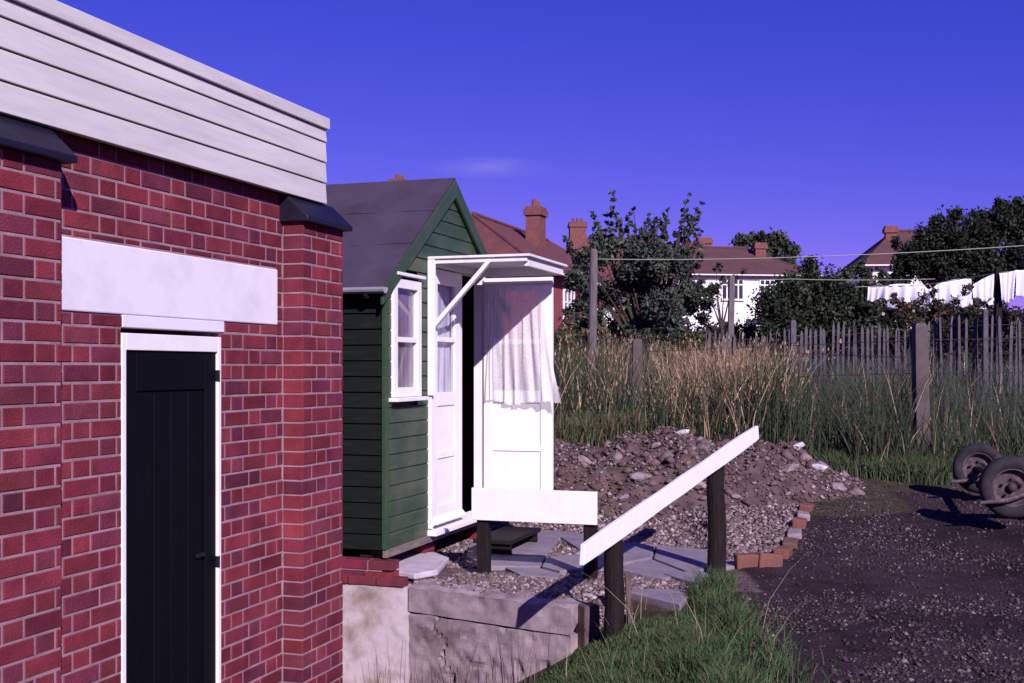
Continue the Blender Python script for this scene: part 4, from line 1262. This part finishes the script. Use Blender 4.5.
# ------------------------------------------------------------------ houses
def house(name, label, base, rz, Lh, Wh, eave, ridge, hip, wallm, roofm, wins, chims, gable_left=False):
    """local x along the ridge, -y faces outwards/near; eave and ridge above base"""
    h = empty(name, base, rz)
    tag(h, label, 'house')
    mb = MB(); mb.box(-Lh / 2, Lh / 2, -Wh / 2, Wh / 2, -.5, eave); mb.build('wall', wallm, h)
    ov = .35
    mb = MB()
    x0, x1, y0, y1 = -Lh / 2 - ov, Lh / 2 + ov, -Wh / 2 - ov, Wh / 2 + ov
    e = eave - .05
    vs_ = [(x0, y0, e), (x1, y0, e), (x1, y1, e), (x0, y1, e), (x0 + hip, 0, ridge), (x1 - hip, 0, ridge)]
    mb.add(vs_, [(0, 1, 5, 4), (1, 2, 5), (2, 3, 4, 5), (3, 0, 4), (3, 2, 1, 0)])
    ro = mb.build('roof', roofm, h)
    gtm = MB(); gtm.box(x0 - .04, x1 + .04, y0 - .10, y0 - .002, e - .03, e + .03); gtm.box(x0 - .12, x0 - .002, y0, y1, e - .08, e + .03); gtm.box(x1 + .002, x1 + .12, y0, y1, e - .08, e + .03); gtm.build('gutter', M['white_old'], ro)
    mb = MB(); mb.tube([(x0 + hip, 0, ridge + .02), (x1 - hip, 0, ridge + .02)], .09, 6)
    for c in (0, 1, 2, 3):
        mb.tube([vs_[c], vs_[4 if c in (0, 3) else 5]], .07, 6)
    mb.build('ridge_tiles', roofm, ro)
    for (cx_, cy_, cw, top, pots) in chims:
        c = MB(); c.box(cx_ - cw / 2, cx_ + cw / 2, cy_ - cw * .35, cy_ + cw * .35, ridge - 1.9, top - .35); c.box(cx_ - cw / 2 - .08, cx_ + cw / 2 + .08, cy_ - cw * .35 - .08, cy_ + cw * .35 + .08, top - .35, top - .12); c.box(cx_ - cw / 2 - .03, cx_ + cw / 2 + .03, cy_ - cw * .35 - .03, cy_ + cw * .35 + .03, top - .12, top)
        co = c.build('chimney', M['chimbrick'], ro)
        for k in range(pots):
            c = MB(); xx = cx_ + (k - (pots - 1) / 2) * cw * .8 / max(1, pots)
            c.tube([(xx, cy_, top), (xx, cy_, top + .28)], [.11, .09], 8); c.build('chimney_pot', M['chimbrick'], co)
    for (face, u0, u1, z0, z1, nl) in wins:
        w = MB(); g = MB()
        def put(mb_, a0, a1, c0, c1, d0, d1):
            if face == 'f': mb_.box(a0, a1, -Wh / 2 - d1, -Wh / 2 - d0, c0, c1)
            elif face == 'r': mb_.box(Lh / 2 + d0, Lh / 2 + d1, a0, a1, c0, c1)
            else: mb_.box(-Lh / 2 - d1, -Lh / 2 - d0, a0, a1, c0, c1)
        t = .07
        put(w, u0, u1, z0 - .1, z0, .0, .14)
        put(w, u0, u0 + t, z0, z1, .003, .07); put(w, u1 - t, u1, z0, z1, .003, .07); put(w, u0 + t, u1 - t, z1 - t, z1, .003, .07)
        put(w, u0 + t, u1 - t, z0 + (z1 - z0) * .68, z0 + (z1 - z0) * .68 + t, .003, .07)
        for k in range(1, nl): put(w, u0 + (u1 - u0) * k / nl - t / 2, u0 + (u1 - u0) * k / nl + t / 2, z0, z1 - t, .003, .072)
        wo_ = w.build('window', M['white'], h)
        put(g, u0 + t, u1 - t, z0, z1 - t, .004, .03); g.build('pane', M['glass_dark'], wo_)
    return h
# red brick house behind the shed
D = 52
rp = P(545, 240, D)                           # far end of the ridge
gz = terr(1, D)
HL, HW, hipn = 16.0, 7.0, 3.6
ridge_h = rp.z - gz
end = Vector((rp.x, rp.y, 0)) + A * hipn
cent = end - A * (HL / 2)
eave_h = P(622, 296, 53.5).z - gz
house('brick_house', 'red brick house with a red tiled hipped roof directly behind the shed', (cent.x, cent.y, gz), ANG, HL, HW, eave_h, ridge_h, hipn, M['housebrick'], M['tile'],
      [('f', -1.6, -.2, eave_h - 2.0, eave_h - .45, 3), ('f', 1.4, 2.6, eave_h - 2.0, eave_h - .45, 2), ('f', 4.4, 5.9, eave_h - 2.0, eave_h - .45, 3), ('f', -5, -3.6, eave_h - 2.0, eave_h - .45, 3), ('f', 4.4, 5.9, .9, 2.3, 3), ('f', 1.0, 2.6, .9, 2.3, 2)],
      [(-1.0, -1.25, .82, P(532, 207, 46.4).z - gz, 3)])
D = 78
rp = P(622, 238, D); gz2 = terr(7, D)
house('brick_house', 'second red brick house half hidden behind the fruit tree', (rp.x, rp.y + 2, gz2), R(4), 10, 7, P(0, 284, D).z - gz2, P(0, 236, D).z - gz2, 3.2, M['housebrick'], M['tile'],
      [('f', -3, -1.6, 3.4, 4.8, 3), ('f', 1.0, 2.4, 3.4, 4.8, 3)], [(-2.85, 0, 1.1, P(0, 219, D).z - gz2, 3)])
# white rendered semi detached pair
D = 68
cc_ = P(742, 250, D); gz3 = terr(cc_.x, D)
ev = P(0, 274, D - 3).z - gz3
white = house('white_house', 'white rendered house with brown hipped roof right of the fruit tree', (cc_.x - 1.6, D + .5, gz3), R(8), 9.6, 6.4, ev, P(0, 247, D).z - gz3, 3.2, M['whitewall'], M['brown_tile'],
      [('f', -3.3, -2.2, ev - 1.35, ev - .25, 3), ('f', -.55, .75, ev - 1.35, ev - .25, 4), ('f', 1.65, 2.55, ev - 1.35, ev - .25, 3), ('f', 3.3, 4.1, ev - 1.35, ev - .25, 2), ('f', -3.9, -2.3, .9, 2.4, 4), ('f', .8, 2.4, .9, 2.4, 4)],
      [(-.35, .6, .75, P(0, 236, D).z - gz3, 0), (2.5, -.9, .62, P(0, 243, D).z - gz3, 0), (-1.1, .3, 1.0, P(0, 241, D).z - gz3, 0)])
D = 60
cc_ = P(925, 250, D); gz4 = terr(cc_.x, D); ev = P(0, 264, D - 2).z - gz4
house('white_house', 'white walled house with brown roof half behind the large dark tree', (cc_.x, D + 1, gz4), R(-4), 6.4, 5.5, ev, P(0, 229, D).z - gz4, 2.3, M['whitewall'], M['brown_tile'],
      [('f', -2.4, -1.3, ev - 1.5, ev - .4, 2), ('f', .3, 1.6, ev - 1.5, ev - .4, 3)], [(-1.55, -.6, .55, P(0, 225, D).z - gz4, 0)])
# chimney stack of a distant house peeping over the shed ridge
D = 60; cc_ = P(400, 200, D); gz5 = terr(cc_.x, D)
house('distant_house', 'distant house whose chimney pots peep over the shed ridge', (cc_.x, D, gz5 - .12), R(70), 9, 7, 5.3, 8.2, 3.4, M['housebrick'], M['tile'], [], [(0, 0, 1.1, P(0, 178, D).z - gz5, 3)])

# ------------------------------------------------------------------ fences, posts, washing
def pale_fence(label, pts, h, sp, topfn):
    f = empty('paling_fence', (pts[0][0], pts[0][1], terr(*pts[0])))
    tag(f, label, 'fence')
    o0 = f.location
    total = 0; proto = None; k = 0
    wires = []
    for (a_, b_) in zip(pts, pts[1:]):
        a_ = Vector(a_); b_ = Vector(b_); ln = (b_ - a_).length; nseg = int(ln / sp)
        for i in range(nseg):
            p = a_ + (b_ - a_) * (i / nseg)
            z = terr(p.x, p.y)
            mb = MB()
            hh = topfn(p.x, p.y) - z + random.uniform(-.06, .04)
            w = random.uniform(.014, .023); lean_ = random.uniform(-.035, .035)
            vs_ = []
            for (zz_, ww) in ((0, 1), (hh - .06, 1), (hh, .25)):
                for (i_, j_) in ((-1, -1), (1, -1), (1, 1), (-1, 1)):
                    vs_.append((i_ * w * ww + lean_ * zz_, j_ * .010, zz_))
            mb.add(vs_, [(s_ * 4 + c, s_ * 4 + (c + 1) % 4, s_ * 4 + 4 + (c + 1) % 4, s_ * 4 + 4 + c) for s_ in (0, 1) for c in range(4)] + [(8, 9, 10, 11)])
            o = mb.build('picket', M['fencewood'], f)
            o.location = (p.x - o0.x, p.y - o0.y, z - o0.z); k += 1
            if i % 3 == 0: wires.append((p.x - o0.x, p.y - o0.y, z - o0.z + hh))
    for dz in (-.12, -.55):
        mb = MB(); mb.tube([(x, y, z + dz) for x, y, z in wires], .006, 4); mb.build('fence_wire', M['rust'], f)
    return f, k
Df = 18.6
ptsf = [P(706, 0, Df + 1.2), P(800, 0, Df), P(905, 0, Df), P(960, 0, Df - .6), P(1052, 0, Df - 1.0)]
ptsf = [(p.x, p.y) for p in ptsf]
def topf(x, y):
    px = 512 + x / y * FPX
    t = 334 if px < 770 else (326 if px < 925 else 318)
    t += 2.5 * math.sin(px * .05)
    return (368 - t) / FPX * y
pf, nk = pale_fence('grey chestnut paling fence running behind the tall weeds', ptsf, 1.1, .082, topf)
print('pickets', nk)
def simple_post(name, px, ytop, D, w, m, label, cat='post', group=None, taper=.85, lean=0.0, rounded=False, zb=None):
    p = P(px, 368, D); z = terr(p.x, p.y) if zb is None else zb
    top = (368 - ytop) / FPX * D
    hgt = top - z
    mb = MB()
    if rounded:
        mb.tube([(0, 0, -.3), (lean * .5, 0, hgt * .5), (lean, 0, hgt - .03), (lean, 0, hgt)], [w / 2, w / 2 * .95, w / 2 * taper, w / 4 * taper], 10)
    else:
        vs_ = []
        for (zz_, k_) in ((-.3, 1), (hgt - .04, taper), (hgt, taper * .7)):
            for (i_, j_) in ((-1, -1), (1, -1), (1, 1), (-1, 1)): vs_.append((i_ * w / 2 * k_ + lean * max(0, zz_) / hgt, j_ * w / 2 * k_, zz_))
        mb.add(vs_, [(s_ * 4 + c, s_ * 4 + (c + 1) % 4, s_ * 4 + 4 + (c + 1) % 4, s_ * 4 + 4 + c) for s_ in (0, 1) for c in range(4)] + [(8, 9, 10, 11)])
    o = mb.build(name, m, None, bevel=.008); o.location = (p.x, p.y, z)
    tag(o, label, cat, group); return o
simple_post('fence_post', 637, 339, 16.6, .155, M['postgrey'], 'stout grey post standing in the weeds behind the left part of the heap', group='stout fence posts in the weeds')
simple_post('fence_post', 922, 323, 14.2, .175, M['postgrey'], 'stout brownish post behind the wheels, tall in the dark weeds', group='stout fence posts in the weeds', lean=-.03)
simple_post('clothesline_post', 591, 249, 16.8, .135, M['linepost'], 'tall silvery clothesline post rising beside the shed canopy', 'clothesline post', 'clothesline posts', rounded=True, lean=.04)
simple_post('clothesline_post', 729, 276, 20.5, .11, M['linepost'], 'shorter brown clothesline post before the white house', 'clothesline post', 'clothesline posts', lean=.05)
simple_post('clothesline_post', 998, 268, 24.5, .14, M['creosote'], 'dark clothesline post between the hanging sheets', 'clothesline post', 'clothesline posts')
simple_post('fence_stake', 793, 320, 18.4, .10, M['fencewood'], 'broad pale violet stake in the paling fence, left of its middle', 'stake', 'stakes of the paling fence')
simple_post('fence_stake', 985, 309, 17.7, .085, M['fencewood'], 'taller stake of the paling fence near the right edge', 'stake', 'stakes of the paling fence')
def line(label, pts, r, sag, D=None):
    mb = MB(); o0 = Vector(pts[0]); out = []
    for a_, b_ in zip(pts, pts[1:]):
        for k in range(13):
            t = k / 12; p = Vector(a_).lerp(Vector(b_), t); p.z -= sag * 4 * t * (1 - t); out.append(p - o0)
    clean = [out[0]] + [b_ for a_, b_ in zip(out, out[1:]) if (b_ - a_).length > 1e-4]
    mb.tube(clean, r, 5)
    o = mb.build('washing_line', M['wire'], None, smooth=True); o.location = o0; tag(o, label, 'washing line', 'washing lines'); return o
line('upper washing line running from the tall clothesline post across to the right edge', [P(592, 259, 16.8), P(800, 257, 16.5), P(1060, 243, 16.0)], .006, .02)
line('lower faint washing line above the dark bush', [P(700, 279, 22), P(790, 279, 22), P(935, 279, 22)], .006, .02)
def tag_wire():
    f = empty('wire_netting_fence', P(750, 0, 16.2) * 1); f.location = (P(637, 0, 16.6).x, 16.6, terr(1.7, 16.6))
    tag(f, 'rusty wire netting strung between the two stout posts through the weeds', 'wire fence')
    a_ = P(637, 352, 16.6); b_ = P(922, 340, 14.2); c_ = P(1050, 338, 13.9)
    for dz in (0, -.4, -.8):
        mb = MB(); mb.tube([a_ + Vector((0, 0, dz)) - f.location, b_ + Vector((0, 0, dz)) - f.location, c_ + Vector((0, 0, dz)) - f.location], .004, 4); mb.build('strand', M['rust'], f)
    mb = MB()
    for (p, q_, n_) in ((a_, b_, 52), (b_, c_, 22)):
        for k in range(n_):
            t0 = k / n_
            for s_ in (0, 1):
                t1 = min(1, t0 + 6.0 / n_); 
                u = p.lerp(q_, t0 if s_ else t1); v = p.lerp(q_, t1 if s_ else t0)
                mb.tube([u - f.location, v + Vector((0, 0, -.8)) - f.location], .0016, 3)
    mb.build('netting', M['rust'], f)
tag_wire()
# washing: sheets with scalloped top edges where pegs hold them
def sheet(px0, px1, ytop0, ytop1, ybot, D, sc, label, seed, up=True):
    w = (px1 - px0) / FPX * D; nx_, nz_ = 40, 14
    o0 = P((px0 + px1) / 2, ytop0, D)
    vs_ = []
    for j in range(nz_ + 1):
        v = j / nz_
        for i in range(nx_ + 1):
            u = i / nx_
            px = px0 + (px1 - px0) * u
            yt = ytop0 + (ytop1 - ytop0) * u + sc * abs(math.sin(u * math.pi)) ** .8 * (1 if up else -1)
            y_ = yt + (ybot - yt) * v + 2 * math.sin(u * 7 + seed) * v
            p = P(px, y_, D) - o0
            p.y += .05 * math.sin(u * 20 + seed + v) * (.3 + v) + .12 * v * math.sin(seed + u * 3)
            vs_.append(p)
    mb = MB(); mb.add(vs_, [(j * (nx_ + 1) + i, j * (nx_ + 1) + i + 1, (j + 1) * (nx_ + 1) + i + 1, (j + 1) * (nx_ + 1) + i) for j in range(nz_) for i in range(nx_)])
    o = mb.build('hanging_sheet', M['sheet'], None, smooth=True); o.location = o0
    sol = o.modifiers.new('cloth', 'SOLIDIFY'); sol.thickness = .004
    tag(o, label, 'sheet', 'white washing hung out to dry')
D = 27
sheet(868, 889, 287, 286, 300, D, 1, 'leftmost white sheet, half behind leaves of the garden bush', 0)
sheet(889, 924, 285, 288, 306, D, -2.5, 'white sheet second from the left on the line', 1)
sheet(924, 938, 288, 283, 306, D, 3, 'narrow white cloth sagging between two wide sheets', 2)
sheet(938, 971, 284, 279, 306, D, -2, 'broad bright white sheet in the middle of the line', 3)
sheet(971, 994, 286, 274, 300, D, -1, 'white sheet just left of the dark clothesline post', 4)
sheet(999, 1016, 273, 270, 302, D - 2.6, 1, 'long white sheet just right of the dark clothesline post', 5)
sheet(1016, 1060, 270, 266, 296, D - 2.6, 1.5, 'white sheet at the right edge of the picture', 6)
line('washing line carrying the white sheets', [P(855, 287, D), P(925, 285, D), P(998, 273, 24.6), P(1070, 265, D - 2.6)], .008, .0)

# ------------------------------------------------------------------ wheels on an axle
NW = Vector((4.49, 10.6, -1.07)); FW = Vector((4.75, 12.0, -1.02))
ax = empty('wheel_axle', (4.55, 11.2, terr(4.55, 11.2)))
tag(ax, 'old trailer axle with two worn road wheels lying in the yard at the right', 'axle')
def wheel(center, face, r, parent, label):
    """disc whose outer face looks along `face`"""
    d_ = Vector(face).normalized(); rot = d_.to_track_quat('Z', 'Y')
    def lathe(prof, m, name, par, n_=48):
        vs_ = []; fs_ = []
        for k in range(n_):
            th = 2 * math.pi * k / n_
            for (rr, zz_) in prof: vs_.append(rot @ Vector((rr * math.cos(th), rr * math.sin(th), zz_)))
        m_ = len(prof)
        for k in range(n_):
            for j in range(m_ - 1): fs_.append((k * m_ + j, ((k + 1) % n_) * m_ + j, ((k + 1) % n_) * m_ + j + 1, k * m_ + j + 1))
        mb = MB(); mb.add(vs_, fs_); o = mb.build(name, m, par, smooth=True); return o
    w = empty('wheel', (0, 0, 0)); w.parent = parent; w.location = center - parent.location
    if label: w['label'] = label
    T = .075
    prof = [(r * .60, -T * .8), (r * .66, -T), (r * .84, -T * 1.08), (r * .95, -T * .85), (r * .985, -T * .5), (r, -T * .2), (r, T * .2), (r * .985, T * .5), (r * .95, T * .85), (r * .84, T * 1.08), (r * .72, T * 1.05), (r * .66, T), (r * .60, T * .8)]
    lathe(prof, M['tyre'], 'tyre', w)
    lathe([(r * .62, T * .80), (r * .60, T * .9), (r * .56, T * .75), (r * .54, T * .2), (r * .46, T * .05), (r * .30, T * .30), (r * .22, T * .25), (r * .20, T * .10), (.001, T * .08)], M['rim'], 'rim', w)
    lathe([(r * .61, -T * .8), (r * .57, -T * .8), (r * .5, T * .0), (.001, T * .0)], M['rim'], 'inner_rim', w)
    lathe([(r * .15, T * .1), (r * .14, T * .75), (r * .08, T * .9), (.001, T * .95)], M['rust'], 'hub', w, 16)
    for k in range(5):
        th = 2 * math.pi * k / 5 + .3; c = rot @ Vector((r * .29 * math.cos(th), r * .29 * math.sin(th), T * .3)); e = rot @ Vector((r * .29 * math.cos(th), r * .29 * math.sin(th), T * .62))
        mb = MB(); mb.tube([c, e], .012, 6); mb.build('wheel_nut', M['rust'], w)
    return w
axd = (NW - FW).normalized()
wheel(NW, (axd.x - .12, axd.y, -.02), .28, ax, 'near road wheel cut by the right edge')
wheel(FW, (axd.x - .30, axd.y, .12), .255, ax, 'far road wheel behind the nearer one')
mb = MB(); mb.tube([NW - ax.location, FW - ax.location], .035, 10); mb.build('axle_beam', M['rust'], ax)
mb = MB(); mb.beam(NW + Vector((.0, .25, -.05)) - ax.location, NW + Vector((.9, .3, -.12)) - ax.location, .08, .10); mb.beam(FW + Vector((.0, -.2, -.05)) - ax.location, FW + Vector((.9, -.2, -.12)) - ax.location, .08, .10)
mb.beam(NW + Vector((.55, .2, -.1)) - ax.location, NW + Vector((.55, .25, -.45)) - ax.location, .12, .12); mb.beam(FW + Vector((.5, -.2, -.1)) - ax.location, FW + Vector((.5, -.2, -.45)) - ax.location, .12, .12)
mb.build('chassis_frame', M['rust'], ax)
for c, lb in ((NW, ''), (FW, '')):
    mb = MB(); q0 = c + Vector((-.33, -.10, -.13)) - ax.location; q1 = c + Vector((.15, -.09, -.03)) - ax.location
    mb.tube([q0, (q0 + q1) / 2 + Vector((0, 0, -.03)), q1], [.014, .024, .02], 8); mb.build('brake_lever', M['rim'], ax)
